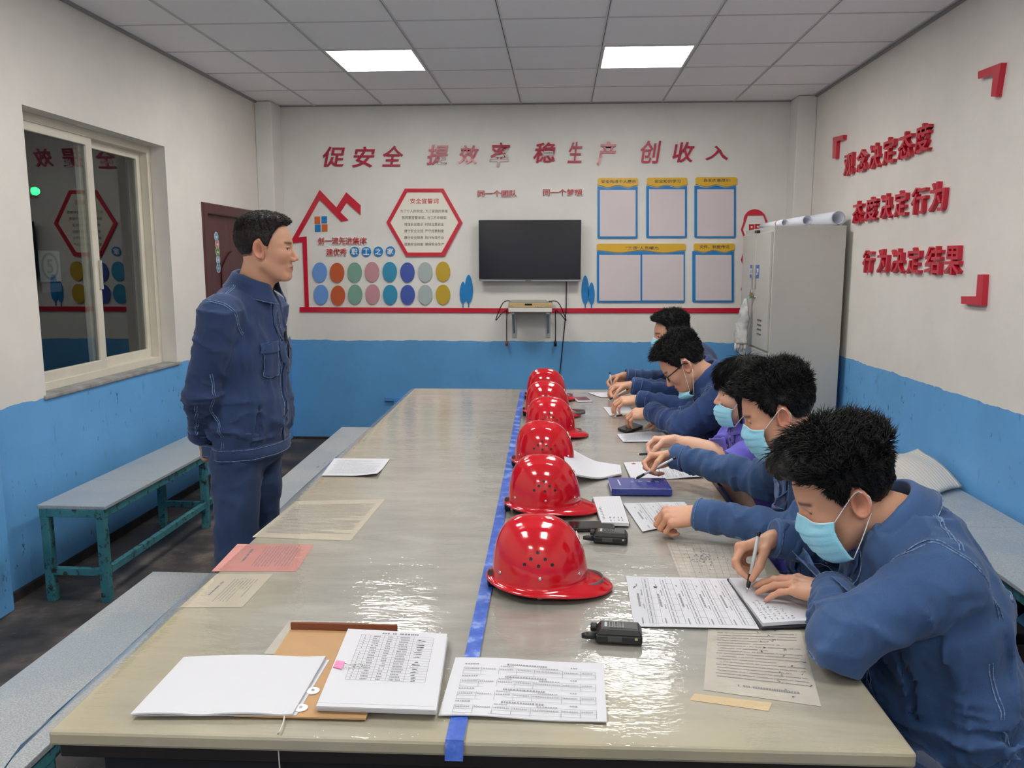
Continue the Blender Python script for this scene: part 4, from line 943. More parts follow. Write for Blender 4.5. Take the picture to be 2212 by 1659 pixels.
def radio(cx0, cy0, cx1, cy1, label):
    a, b_ = onZ(cx0, cy0, TZ+.001), onZ(cx1, cy1, TZ+.001); ang = math.atan2((b_-a).y, (b_-a).x)
    e = empty('two_way_radio', a, ang, label, 'radio', 'black two-way radios')
    def add(mb, n, m, par=None, **k):
        o = mb.build(n, m, None, **k); o.parent = par or e; return o
    M_R = mat('radio_black', (24, 25, 27), .38); M_RG = mat('radio_grey', (62, 63, 66), .5)
    L = .098; Wd = .054; Hh = .031
    # local: x along the body away from the antenna, y across, z up
    bd = add(MB().box(.030, .030+L, 0, Wd, 0, Hh*.62), 'body', M_R, bevel=.004)
    pf = [(.033, .004), (.030+L-.003, .004), (.030+L-.003, Wd-.004), (.033, Wd-.004)]
    V = [(x, y, Hh*.6) for x, y in [(.031, .001), (.030+L-.001, .001), (.030+L-.001, Wd-.001), (.031, Wd-.001)]]+[(x, y, Hh) for x, y in [(.040, .007), (.030+L-.008, .007), (.030+L-.008, Wd-.007), (.040, Wd-.007)]]
    fc = add(MB().add(V, [(0, 3, 2, 1), (4, 5, 6, 7), (0, 1, 5, 4), (1, 2, 6, 5), (2, 3, 7, 6), (3, 0, 4, 7)]), 'face_plate', M_R, bevel=.002)
    add(MB().box(.044, .030+L-.011, .010, Wd-.010, Hh, Hh+.0008), 'face_panel', M_RG, bevel=.0005)
    for k in range(3 if 'near' in label or True else 4):
        x = .062+k*.011; g_ = MB()
        g_.ring([(x-.004, .014, Hh+.0008), (x+.004, .014, Hh+.0008), (x+.004, Wd-.014, Hh+.0008), (x-.004, Wd-.014, Hh+.0008)], [(x-.0026, .0155, Hh+.0008), (x+.0026, .0155, Hh+.0008), (x+.0026, Wd-.0155, Hh+.0008), (x-.0026, Wd-.0155, Hh+.0008)], (0, 0, .0007))
        add(g_, 'speaker_slot', M_BLKGL)
    add(MB().box(.048, .0535, .016, Wd-.016, Hh+.0008, Hh+.0013), 'logo_plate', mat('logo_pale', (176, 178, 180), .5))
    add(MB().tube([(.034, .013, .012), (.010, .012, .011), (0, .012, .010)], [.0095, .0075, .0055], 12), 'antenna', M_R, smooth=True)
    kb = MB()
    kb.lathe([(.0085, 0), (.0095, .002), (.0095, .012), (.0075, .014)], (.032, .042, .017), (-1, 0, 0), 14); add(kb, 'volume_knob', M_R)
    add(MB().box(.112, .118, -.0008, .001, .011, .016), 'contact', mat('contact_gold', (190, 180, 140), .4, .6))
    add(MB().box(.055, .085, -.0015, .001, .006, .017), 'talk_button', M_RG, bevel=.0008)
radio(1256, 1388, 1385, 1395, 'black two-way radio lying alone near the record forms')
radio(1259, 1172, 1354, 1177, 'black two-way radio lying next to the black phone')

# ================================================================== HELMETS
def helmet_base():
    a, b_, H = .119, .103, .150; nt, nf = 72, 22
    def dome(th, ph):   # ph 0 rim .. 1 crown
        t = ph*math.pi/2; fr = math.cos(t)**.72; g_ = math.sin(t)**.95
        x = a*math.cos(th)*fr*(1 if math.cos(th) < 0 else .985); y = b_*math.sin(th)*fr
        z = H*g_
        k = max(0, 1-abs(y)/.030); k = k*k*(3-2*k) if k < 1 else 1
        z += .006*min(1, k*2.2)*min(1, ph*2.2)
        y2 = abs(abs(y)-.055); z += .003*max(0, 1-y2/.008)*min(1, max(0, ph-.35)*3)
        x -= .012*(z/H)**2
        return Vector((x, y, z))
    V = []; Fc = []
    rings = []
    # underside of brim, brim edge, brim top, dome
    def brim(th, s):
        c, sn = math.cos(th), math.sin(th)
        front = max(0, c)**2.2
        w = .012+.052*front+.004*max(0, -c)
        p = dome(th, 0); d = Vector((c*(1+.15*front), sn*(1-.25*front), 0)).normalized()
        q = p+d*w*s; q.z = -.004*s-.020*front*s*s-.006*math.sin(th)**2*s+.006*max(0, -c)*s
        return q
    prof = [('b', 0, -.004), ('b', .5, -.0035), ('b', .96, -.003), ('b', 1, 0), ('b', .96, .002), ('b', .55, .0015), ('b', .15, .002)]
    for kind, s, dz in prof: rings.append([brim(2*math.pi*i/nt, s)+Vector((0, 0, dz)) for i in range(nt)])
    for j in range(nf): rings.append([dome(2*math.pi*i/nt, .012+(j/(nf-1))**1.0*.975)+Vector((0, 0, .003 if j == 0 else 0)) for i in range(nt)])
    for r_ in rings: V += r_
    nr_ = len(rings)
    for j in range(nr_-1):
        for i in range(nt): Fc.append((j*nt+i, j*nt+(i+1) % nt, (j+1)*nt+(i+1) % nt, (j+1)*nt+i))
    V.append(dome(0, 1.0)); 
    for i in range(nt): Fc.append(((nr_-1)*nt+i, (nr_-1)*nt+(i+1) % nt, len(V)-1))
    return V, Fc, dome
HV, HF, hdome = helmet_base()
def helm_mat():
    t = NT('helmet_red')
    sc = t.ramp(t.noise(28, 6, .7, obj=True), [(.66, (0, 0, 0, 1)), (.74, (1, 1, 1, 1))])
    z_ = t.ramp(t.noise(5, 3), [(.5, (0, 0, 0, 1)), (.66, (1, 1, 1, 1))])
    t.set(Base_Color=t.mix(t.math('MULTIPLY', t.math('MULTIPLY', sc, z_), .7), lin((196, 12, 30)), lin((64, 14, 18))), Roughness=.14, Coat_Weight=.6, Coat_Roughness=.06); return t.m
M_HELM = helm_mat()
def local(mb, n, m, par, **k):
    o = mb.build(n, m, None, **k); o.parent = par; return o
def make_helmet():
    e = empty('safety_helmet', (0, 0, 0))
    o = mesh_from('shell', HV, HF, M_HELM, None, True); o.parent = e
    bm = bmesh.new(); bm.from_mesh(o.data); bmesh.ops.recalc_face_normals(bm, faces=bm.faces[:]); bm.to_mesh(o.data); bm.free(); o.data.shade_smooth()
    md = o.modifiers.new('solid', 'SOLIDIFY'); md.thickness = .0025; md.offset = -1
    def surf(th, ph):
        p = hdome(th, ph); e1 = hdome(th+.01, ph)-hdome(th-.01, ph); e2 = hdome(th, ph+.01)-hdome(th, ph-.01); return p, e1.cross(e2).normalized()
    for sgn in (-1, 1):
        for dth, ph in ((0, .40), (-.16, .325), (.16, .325), (-.30, .26), (.0, .25), (.30, .26)):
            p, n_ = surf(sgn*math.pi/2+dth, ph); local(MB().lathe([(.0042, -.002), (.0042, .0008), (.0030, .0004)], p, n_, 12), 'vent_hole', M_BLKPL, o)
        for dth, ph in ((0.02, .12), (-.95, .11), (.98, .11)):
            p, n_ = surf(sgn*math.pi/2+dth, ph); local(MB().lathe([(.0046, -.001), (.0046, .0012), (.002, .0024)], p, n_, 12), 'rivet', M_CHROME, o, smooth=True)
    p, n_ = surf(0, .42); u_ = Vector((0, 1, 0)); w_ = n_.cross(u_)
    em = local(MB().obox(p+n_*.001, n_*.0008, u_*.016, w_*.013), 'emblem', M_WHITEA, o, bevel=.0005)
    local(MB().obox(p+n_*.0022, n_*.0004, u_*.010, w_*.004), 'emblem_mark', M_RED, em); 
    # harness
    M_HB = mat('harness_black', (24, 24, 26), .55)
    P = [Vector((.098*math.cos(t)-.006, .080*math.sin(t), 0)) for t in np.linspace(0, 2*math.pi, 49)[:-1]]
    mb = MB().ring([q+Vector((0, 0, -.026)) for q in P], [q*.975+Vector((0, 0, -.026)) for q in P], (0, 0, .034)); local(mb, 'head_band', M_HB, e)
    kb = MB().lathe([(.020, 0), (.022, .003), (.022, .016), (.018, .019)], (-.112, 0, -.010), (-1, 0, 0), 18); local(kb, 'adjust_knob', M_HB, e)
    for sgn in (-1, 1):
        local(MB().box(-.004, .006, sgn*.090-.003, sgn*.090+.003, -.024, .004), 'strap_hook', mat('hook_grey', (150, 150, 150), .5), e)
    return e
def strap_loop(par, reach, h=.018):
    P = [Vector((.10+reach*math.sin(t), .052*math.cos(t), -.020+.004*math.sin(t))) for t in np.linspace(0, math.pi, 25)]
    V = []; Fc = []
    for q in P: V += [q, q+Vector((0, 0, h))]
    for i in range(24): Fc.append((2*i, 2*i+2, 2*i+3, 2*i+1))
    o = mesh_from('chin_strap', V, Fc, mat('strap_grey', (96, 98, 98), .7), None, True); o.parent = par
    md = o.modifiers.new('s', 'SOLIDIFY'); md.thickness = .0016
proto = make_helmet()
def copy_tree(o, parent=None):
    c = o.copy(); COL.objects.link(c); c.parent = parent
    for ch in o.children: copy_tree(ch, c)
    return c
HS = [(-.043, 1.935, 0, 'red safety helmet with scuffed crown beside the lone radio', .055), (-.044, 2.575, 2, 'red safety helmet beside the memo pad and black phone', 0), (-.055, 3.155, -3, 'red safety helmet behind the curled white paper', 0), (-.040, 3.745, 1, 'red safety helmet in line with the man in glasses', .045), (-.062, 4.26, -2, 'red safety helmet with grey strap looping onto the table', .10), (-.075, 4.78, 2, 'red safety helmet beside the white phone at the far table end', .055)]
for k, (x, y, r_, lbl, st_) in enumerate(HS):
    e = proto if k == 0 else copy_tree(proto)
    e.location = (x, y, TZ+.0285); e.rotation_euler = (0, math.radians(.0), math.radians(r_)); tag(e, lbl, 'helmet', 'red safety helmets along the blue tape')
for (x, y, r_, lbl, st_), e in zip(HS, [o for o in COL.objects if o.name.startswith('safety_helmet')]):
    if st_: strap_loop(e, st_)

# ================================================================== PEOPLE : implicit surfaces turned into meshes
A_ = np.array
def nrm(v): v = A_(v, float); return v/np.linalg.norm(v)
def sd_rc(P, a, b, ra, rb):
    ba = b-a; h = np.clip(((P-a)@ba)/(ba@ba+1e-12), 0, 1)
    return np.sqrt(((P-a-h[:, None]*ba)**2).sum(1))-(ra+(rb-ra)*h)
def sd_el(P, c, r):
    q = (P-c)/r; k0 = np.sqrt((q**2).sum(1))+1e-9; k1 = np.sqrt(((q/r)**2).sum(1))+1e-9
    return k0*(k0-1)/k1
def smin(a, b, k): h = np.clip(.5+.5*(b-a)/k, 0, 1); return b+(a-b)*h-k*h*(1-h)
def smax(a, b, k): return -smin(-a, -b, k)
def sstep(a, b, x): t = np.clip((x-a)/(b-a), 0, 1); return t*t*(3-2*t)
_T = RNG.random(4096)
def vnoise(P, seed=0):
    I = np.floor(P).astype(np.int64); f = P-I; f = f*f*(3-2*f); out = 0
    for dx in (0, 1):
        wx = f[:, 0] if dx else 1-f[:, 0]
        for dy in (0, 1):
            wy = f[:, 1] if dy else 1-f[:, 1]
            for dz in (0, 1):
                wz = f[:, 2] if dz else 1-f[:, 2]
                hsh = ((I[:, 0]+dx)*73856093 ^ (I[:, 1]+dy)*19349663 ^ (I[:, 2]+dz)*83492791 ^ (seed*2654435761)) & 4095
                out = out+wx*wy*wz*_T[hsh]
    return out
def surfnet(f, lo, hi, h, c=4):
    lo = A_(lo, float); hi = A_(hi, float)
    nc = np.ceil((hi-lo)/(h*c)).astype(int)+1
    g = np.stack(np.meshgrid(*[np.arange(k) for k in nc], indexing='ij'), -1).reshape(-1, 3)
    dc = f(lo+g*(h*c))
    n = (nc-1)*c+1
    D = np.repeat(np.repeat(np.repeat(dc.reshape(nc), c, 0), c, 1), c, 2)
    s = c//2; D = D[s:s+n[0], s:s+n[1], s:s+n[2]].copy()
    act = (np.abs(dc) < h*c*1.35).reshape(nc)
    Mk = np.repeat(np.repeat(np.repeat(act, c, 0), c, 1), c, 2)[s:s+n[0], s:s+n[1], s:s+n[2]]
    n = A_(D.shape); idx = np.argwhere(Mk)
    vals = np.empty(len(idx))
    for i in range(0, len(idx), 200000): vals[i:i+200000] = f(lo+idx[i:i+200000]*h)
    D[Mk] = vals
    S = D < 0
    cnt = np.zeros(tuple(n-1), np.int8)
    for a in (0, 1):
        for b in (0, 1):
            for d in (0, 1): cnt += S[a:n[0]-1+a, b:n[1]-1+b, d:n[2]-1+d]
    cells = np.argwhere((cnt > 0) & (cnt < 8))
    vid = -np.ones(tuple(n-1), np.int64); vid[cells[:, 0], cells[:, 1], cells[:, 2]] = np.arange(len(cells))
    acc = np.zeros((len(cells), 3)); num = np.zeros(len(cells))
    cor = [(a, b, d) for a in (0, 1) for b in (0, 1) for d in (0, 1)]
    for p in cor:
        for ax in range(3):
            if p[ax]: continue
            q = list(p); q[ax] = 1
            d0 = D[cells[:, 0]+p[0], cells[:, 1]+p[1], cells[:, 2]+p[2]]; d1 = D[cells[:, 0]+q[0], cells[:, 1]+q[1], cells[:, 2]+q[2]]
            m = (d0 < 0) != (d1 < 0); t = np.where(m, d0/np.where(m, d0-d1, 1), 0)
            pt = np.tile(A_(p, float), (len(cells), 1)); pt[:, ax] = t
            acc += pt*m[:, None]; num += m
    V = lo+(cells+acc/num[:, None])*h
    Q = []
    for ax in range(3):
        sl0 = [slice(None)]*3; sl1 = [slice(None)]*3; sl0[ax] = slice(0, -1); sl1[ax] = slice(1, None)
        ch = S[tuple(sl0)] != S[tuple(sl1)]
        e = np.argwhere(ch); o1, o2 = [k for k in range(3) if k != ax]
        ok = (e[:, o1] > 0) & (e[:, o2] > 0) & (e[:, o1] < n[o1]-1) & (e[:, o2] < n[o2]-1); e = e[ok]
        inside = S[e[:, 0], e[:, 1], e[:, 2]]
        def cid(d1, d2): k = e.copy(); k[:, o1] -= d1; k[:, o2] -= d2; return vid[k[:, 0], k[:, 1], k[:, 2]]
        q = np.stack([cid(1, 1), cid(0, 1), cid(0, 0), cid(1, 0)], 1)
        fl = inside if ax != 1 else ~inside
        q[~fl] = q[~fl][:, ::-1]; Q.append(q)
    Q = np.concatenate(Q); Q = Q[(Q >= 0).all(1)]
    return V, Q
def np_obj(name, V, Q, m, parent=None, col=None, smooth=True):
    me = bpy.data.meshes.new(name); me.vertices.add(len(V)); me.vertices.foreach_set('co', V.astype(np.float32).ravel())
    me.loops.add(Q.size); me.loops.foreach_set('vertex_index', Q.astype(np.int32).ravel())
    me.polygons.add(len(Q)); me.polygons.foreach_set('loop_start', np.arange(0, Q.size, Q.shape[1], dtype=np.int32)); me.update(calc_edges=True)
    me.materials.append(m)
    if col is not None:
        at = me.color_attributes.new('Col', 'FLOAT_COLOR', 'POINT'); at.data.foreach_set('color', np.concatenate([col, np.ones((len(V), 1))], 1).astype(np.float32).ravel())
    if smooth: me.shade_smooth()
    o = bpy.data.objects.new(name, me); link(o, parent); return o
def join_np(parts):
    V = []; Q = []; C = []; b = 0
    for v, q, c in parts: V.append(v); Q.append(q+b); C.append(c); b += len(v)
    return np.concatenate(V), np.concatenate(Q), np.concatenate(C)
def lin3(c): return A_(lin(c)[:3])
def grad(f, P, e=.002):
    g = np.stack([f(P+A_(d)*e)-f(P-A_(d)*e) for d in ((1, 0, 0), (0, 1, 0), (0, 0, 1))], 1); return g/(np.linalg.norm(g, axis=1, keepdims=True)+1e-9)
def project(f, P, it=6):
    P = A_(P, float).copy()
    for _ in range(it): P -= grad(f, P)*np.clip(f(P), -.03, .03)[:, None]*.9
    return P

# ---- materials
def skin_mat():
    t = NT('skin'); a = t.n('ShaderNodeAttribute'); a.attribute_name = 'Col'
    n = t.noise(60, 4, .6)
    c = t.mix(t.math('MULTIPLY', n, .14), a.outputs[0], lin((170, 108, 84)))
    t.set(Base_Color=c, Roughness=.48, Specular_IOR_Level=.4, Subsurface_Weight=.06, Subsurface_Radius=(.012, .005, .003), Subsurface_Scale=.5)
    t.bump(t.noise(420, 3), .08, .002); return t.m
M_SKIN = skin_mat()
def eye_mat():
    t = NT('eye_wet'); a = t.n('ShaderNodeAttribute'); a.attribute_name = 'Col'; t.set(Base_Color=a.outputs[0], Roughness=.12); return t.m
M_EYE = eye_mat()
def denim(name, c0, c1):
    t = NT(name)
    w = t.noise(700, 2, .6, stretch=(1, 1, 2.2)); f_ = t.noise(6, 5, .6)
    base = t.ramp(f_, [(.28, lin(c0)), (.72, lin(c1))])
    c = t.mix(t.math('MULTIPLY', t.ramp(w, [(.45, (0, 0, 0, 1)), (.7, (1, 1, 1, 1))]), .14), base, lin([min(255, v*1.45+12) for v in c1]))
    pt = t.n('ShaderNodeNewGeometry').outputs['Pointiness']
    worn = t.ramp(pt, [(.52, (0, 0, 0, 1)), (.60, (1, 1, 1, 1))])
    c = t.mix(t.math('MULTIPLY', worn, .35), c, lin([min(255, v*1.35+14) for v in c1]))
    t.set(Base_Color=c, Roughness=.85, Specular_IOR_Level=.25, Sheen_Weight=.12)
    h = t.math('ADD', t.math('MULTIPLY', t.noise(30, 4, .6), .22), t.math('MULTIPLY', w, .05)); t.bump(h, .4, .012); return t.m
M_DEN1 = denim('denim_blue', (45, 70, 110), (61, 88, 130))
M_DEN2 = denim('denim_dark', (35, 51, 84), (48, 67, 104))
M_DEN3 = denim('denim_far', (29, 47, 88), (41, 64, 110))
M_TROU = denim('denim_trouser', (38, 54, 86), (51, 70, 104))
M_PURP = denim('shirt_purple', (82, 78, 168), (104, 98, 192))
M_SEAM = mat('seam_pale', (112, 140, 180), .85, var=.75, vscale=170)
M_SEAMP = mat('seam_purple', (122, 118, 204), .85)
M_HAIR = None
def hair_mat(name, c0, c1):
    t = NT(name); n = t.noise(90, 4, .6, obj=True)
    t.set(Base_Color=t.ramp(n, [(.35, lin(c0)), (.75, lin(c1))]), Roughness=.5, Specular_IOR_Level=.28); t.bump(t.noise(200, 3), .5, .004); return t.m
M_HAIR = hair_mat('hair_black', (10, 9, 10), (28, 26, 27)); M_HAIRB = hair_mat('hair_short', (20, 18, 17), (48, 42, 38))
M_SHOE = mat('shoe_black', (24, 24, 26), .45)
def mask_mat():
    t = NT('mask_blue'); t.set(Base_Color=t.ramp(t.noise(14, 4), [(.3, lin((132, 200, 226))), (.7, lin((160, 218, 238)))]), Roughness=.8); t.bump(t.noise(300, 2), .2, .003); return t.m
M_MASK = mask_mat(); M_MASKW = mat('mask_white', (222, 226, 228), .8); M_LOOP = mat('ear_loop', (226, 228, 230), .7)
SK = {'a': (214, 166, 138), 'b': (206, 156, 128), 'c': (222, 178, 152), 'd': (200, 150, 122)}

# ---- head
class Head:
    """frame: u forward, v left, w up; origin between the ears"""
    def __init__(s, org, fwd, up, scale=1.0, style='short', vol=1.0, lid=.0042):
        s.o = A_(org, float); s.u = nrm(fwd); up = A_(up, float); s.w = nrm(up-s.u*(up@s.u)); s.v = np.cross(s.w, s.u); s.k = scale; s.style = style; s.vol = vol; s.lid = lid
        s.M = np.stack([s.u, s.v, s.w])
    def loc(s, P): return ((P-s.o)@s.M.T)/s.k
    def wld(s, q): return s.o+s.k*(A_(q, float)@s.M)
    def cran(s, L): return smin(sd_el(L, A_([-.014, 0, .045]), A_([.096, .076, .086])), sd_el(L, A_([.028, 0, .03]), A_([.068, .068, .085])), .03)
    def face(s, L):
        La = L.copy(); La[:, 1] = np.abs(La[:, 1]); R_ = lambda a, b, ra, rb: sd_rc(La, A_(a, float), A_(b, float), ra, rb)
        d = s.cran(L)
        d = smin(d, sd_el(L, A_([.036, 0, -.028]), A_([.056, .058, .078])), .03)
        d = smin(d, R_((.006, .050, -.048), (.066, .018, -.092), .016, .016), .028)
        d = smin(d, sd_el(L, A_([.0765, 0, -.091]), A_([.019, .024, .016])), .016)
        d = smin(d, R_((.080, .0, .030), (.066, .046, .026), .010, .010), .018)
        d = smin(d, sd_el(La, A_([.062, .042, -.012]), A_([.026, .022, .022])), .02)
        # eye hollow, lids and the opening between them
        d = smax(d, -sd_el(La, A_([.099, .032, .012]), A_([.017, .018, .011])), .012)
        d = smin(d, sd_el(La, A_([.0735, .032, .0105]), A_([.0150, .0160, .0130])), .004)
        d = smax(d, -sd_el(La, A_([.0915, .0335, .0105-(.0042-s.lid)*.9]), A_([.0125, .0125, s.lid])), .0012)
        d = smin(d, R_((.0895, .022, .0175), (.0850, .046, .0170), .0020, .0016), .004)
        # nose
        d = smin(d, R_((.087, 0, .020), (.112, 0, -.024), .0065, .0098), .010)
        d = smin(d, sd_el(La, A_([.100, .0135, -.029]), A_([.011, .008, .008])), .006)
        d = smax(d, -sd_el(La, A_([.106, .0075, -.0380]), A_([.005, .0036, .004])), .002)
        # mouth
        d = smin(d, sd_el(L, A_([.081, 0, -.060]), A_([.0165, .028, .022])), .012)
        d = smin(d, R_((.0955, .0, -.0535), (.087, .023, -.0575), .0050, .0026), .005)
        d = smin(d, R_((.0935, .0, -.0655), (.086, .020, -.0620), .0056, .0026), .005)
        d = smax(d, -R_((.101, .0, -.0592), (.091, .024, -.0597), .0018, .0010), .002)
        # ears
        E = La-A_([-.008, .0745, .004]); ca, sa = math.cos(.35), math.sin(.35)
        ex = E[:, 0]*math.cos(.18)+E[:, 2]*math.sin(.18); ez = -E[:, 0]*math.sin(.18)+E[:, 2]*math.cos(.18); ey = E[:, 1]
        ey2 = ey*ca+ex*sa; ex2 = ex*ca-ey*sa; EE = np.stack([ex2, ey2, ez], 1)
        ear = sd_el(EE, A_([-.006, .004, .001]), A_([.0195, .0062, .0325]))
        ear = smax(ear, -sd_el(EE, A_([-.0045, .0120, .004]), A_([.0125, .0095, .0215])), .002)
        ear = smin(ear, sd_el(EE, A_([.0070, .0055, -.004]), A_([.0045, .0045, .007])), .003)
        ear = smin(ear, sd_el(EE, A_([.0010, .0030, -.0265]), A_([.0085, .0050, .0085])), .005)
        rr_ = np.sqrt((EE[:, 0]+.006)**2/.0180**2+(EE[:, 2]-.001)**2/.0310**2); rim = np.sqrt(((rr_-.93)*.019)**2+(EE[:, 1]-.0085)**2)-.0034+.02*np.clip(EE[:, 0]-.006, 0, 1)+.1*np.clip(-.018-EE[:, 2], 0, 1)
        ear = smin(ear, rim, .002)
        return smin(d, ear, .006)
    def colour(s, V, skin, brow=1.0, stub=0.0):
        L = s.loc(V); La = L.copy(); La[:, 1] = np.abs(La[:, 1]); n = len(L)
        c = np.tile(lin3(skin), (n, 1))
        def blend(m, col): nonlocal c; c = c*(1-m[:, None])+lin3(col)*m[:, None]
        red = np.exp(-(((La-A_([.075, .04, -.025]))/A_([.03, .025, .03]))**2).sum(1)); blend(red*.25, (204, 120, 98))
        ear = sstep(.071, .080, La[:, 1]); blend(ear*.45, (204, 118, 98)); blend(np.exp(-(((La-A_([-.006, .080, .006]))/A_([.010, .006, .016]))**2).sum(1))*.7, (110, 56, 46))  # reddish ears; shade of the ear hollow painted into the colour
        nose = np.exp(-(((L-A_([.108, 0, -.026]))/.016)**2).sum(1)); blend(nose*.3, (206, 122, 100))
        lip = np.exp(-(((La-A_([.098, .0, -.060]))/A_([.013, .020, .0095]))**2).sum(1)*1.2); blend(np.clip(lip*1.3, 0, .8), (160, 84, 76))
        gr = np.exp(-(((La-A_([.100, .0, -.0590]))/A_([.02, .022, .0022]))**2).sum(1)); blend(gr*.75, (88, 46, 42))
        bw = np.exp(-((La[:, 2]-(.0325-.06*(La[:, 1]-.035)**2*60*.2))/.0045)**2)*sstep(.010, .018, La[:, 1])*(1-sstep(.050, .060, La[:, 1]))*(L[:, 0] > .04); blend(np.clip(bw*1.2, 0, 1)*.85*brow, (30, 24, 22))
        ln = np.exp(-(((La-A_([.0885, .0335, .0135-(.0042-s.lid)*1.1]))/A_([.008, .0130, .0018]))**2).sum(1)); blend(np.clip(ln*1.6, 0, 1)*.9, (34, 26, 26))
        blend(np.exp(-(((La-A_([.088, .033, .0150]))/A_([.012, .016, .004]))**2).sum(1))*.35, (150, 98, 78))
        if stub: blend(np.exp(-(((La-A_([.085, .01, -.065]))/A_([.03, .04, .03]))**2).sum(1))*stub, (120, 92, 80))
        # dark tint of the cropped hair along the hairline
        hl = s.line(L); near = sstep(-.012, .006, L[:, 2]-hl)*(s.cran(L) < .006); blend(near*.85*(ear < .3), (30, 26, 25))
        return c
    def line(s, L):
        phi = np.degrees(np.arctan2(np.abs(L[:, 1]), L[:, 0]-.0))
        if s.style == 'woman': xp, fp = [0, 35, 60, 72, 95, 120, 180], [.042, .036, .0, -.05, -.07, -.09, -.11]
        else: xp, fp = [0, 25, 42, 55, 64, 74, 84, 96, 108, 122, 140, 180], [.104, .101, .092, .074, .056, .012, .018, .046, .036, -.006, -.036, -.046]
        return np.interp(phi, xp, fp)
    def hair(s, L, seed):
        phi = np.arctan2(L[:, 1], L[:, 0]); top = sstep(.06, .125, L[:, 2]); front = sstep(.02, .09, L[:, 0])
        st = s.style
        if st == 'crop': th = .0028+.011*top+.007*top*front+.003*sstep(.0, .06, L[:, 2])
        elif st == 'woman': th = .016+.014*top
        elif st == 'quiff': th = .006+.026*top+.012*top*front+.006*sstep(.02, .07, L[:, 2])
        else: th = .007+.022*top+.008*top*front
        th = th*s.vol
        rows = vnoise(np.stack([phi*9+L[:, 2]*20, L[:, 0]*35+3, L[:, 2]*30], 1), seed)-.5
        fine = vnoise(L*A_([150, 150, 60]), seed+5)-.5
        amp = .3 if st == 'woman' else (.5 if st == 'crop' else 1)
        th = th*(1+.22*amp*rows)+.003*amp*rows+.0030*amp*fine
        d = s.cran(L)-th
        edge = (s.line(L)+(.006*rows+.010*fine)*(1 if st != 'woman' else .5)-L[:, 2])*.8
        d = smax(d, edge, .010)
        if st == 'woman':
            # long hair gathered behind the neck, strand before the ear
            La = L.copy(); La[:, 1] = np.abs(La[:, 1])
            d = smin(d, sd_rc(L, A_([-.085, 0, .01]), A_([-.10, 0, -.17]), .045, .03)+.004*rows, .03)
            d = smin(d, sd_rc(La, A_([.032, .072, .03]), A_([.022, .066, -.10]), .012, .006)+.003*rows, .012)
        return smax(d, -(s.cran(L)+.004), .002)
def strands(H, n, seed, ln, m_parent):
    """thin tapered locks growing out of the hair mass"""
    r = np.random.default_rng(seed)
    v = r.normal(size=(int(n*2.0), 3)); v /= np.linalg.norm(v, axis=1, keepdims=True); v[:, 2] = np.abs(v[:, 2])*1.1-.35
    L = A_([-.01, 0, .045])+v*A_([.15, .13, .16])
    f = lambda P: H.hair(P, seed)
    L = project(f, L, 7); g = grad(f, L, .004)
    ok = (np.abs(f(L)) < .004) & (L[:, 2] > H.line(L)+.006); L = L[ok][:n]; g = g[ok][:n]; n = len(L)
    if H.style == 'crop': flow = np.stack([L[:, 0]*0+.7, L[:, 1]*2, L[:, 2]*0+.25], 1)
    elif H.style == 'quiff': flow = np.stack([.75*sstep(-.05, .06, L[:, 0])-.25, L[:, 1]*3+.12, .35*sstep(.06, .13, L[:, 2])-.55*sstep(.09, .02, L[:, 2])], 1)
    elif H.style == 'woman': flow = np.stack([L[:, 0]*8, L[:, 1]*6, -1.2+L[:, 2]*0], 1)
    else: flow = np.stack([.9*sstep(-.02, .06, L[:, 0])-.15, L[:, 1]*5, .55*sstep(.05, .12, L[:, 2])-.5*sstep(.06, .0, L[:, 2])], 1)
    flow = flow-g*((flow*g).sum(1))[:, None]
    flow = flow*(1.9 if H.style in ('quiff', 'short') else 1.2)
    d = g*(.16 if H.style in ('quiff', 'short') else .26 if H.style != 'woman' else .04)+flow*.9+r.normal(size=(n, 3))*(.17 if H.style != 'woman' else .07); d /= np.linalg.norm(d, axis=1, keepdims=True)
    top = sstep(.03, .11, L[:, 2]); l = ln*((.12 if H.style == 'crop' else .30)+.70*top)*(.6+.8*r.random(n))
    sd = np.cross(d, g); sd /= np.linalg.norm(sd, axis=1, keepdims=True)+1e-9; up = np.cross(sd, d)
    p0 = L-g*.003; p1 = L+d*(l*.55)[:, None]; p2 = L+d*l[:, None]-g*(l*.10)[:, None]+flow*(l*.12)[:, None]
    V = []
    for p, w in ((p0, .0011), (p1, .0009)):
        for a in (0, 2.09, 4.19): V.append(p+(sd*math.cos(a)+up*math.sin(a))*w)
    V.append(p2); V = np.stack(V, 1).reshape(-1, 3); b = np.arange(n)[:, None]*7
    T = A_([[0, 1, 4], [0, 4, 3], [1, 2, 5], [1, 5, 4], [2, 0, 3], [2, 3, 5], [3, 4, 6], [4, 5, 6], [5, 3, 6]])
    Fc = (b[:, None, :]+T[None]).reshape(-1, 3)
    return H.wld(V), Fc

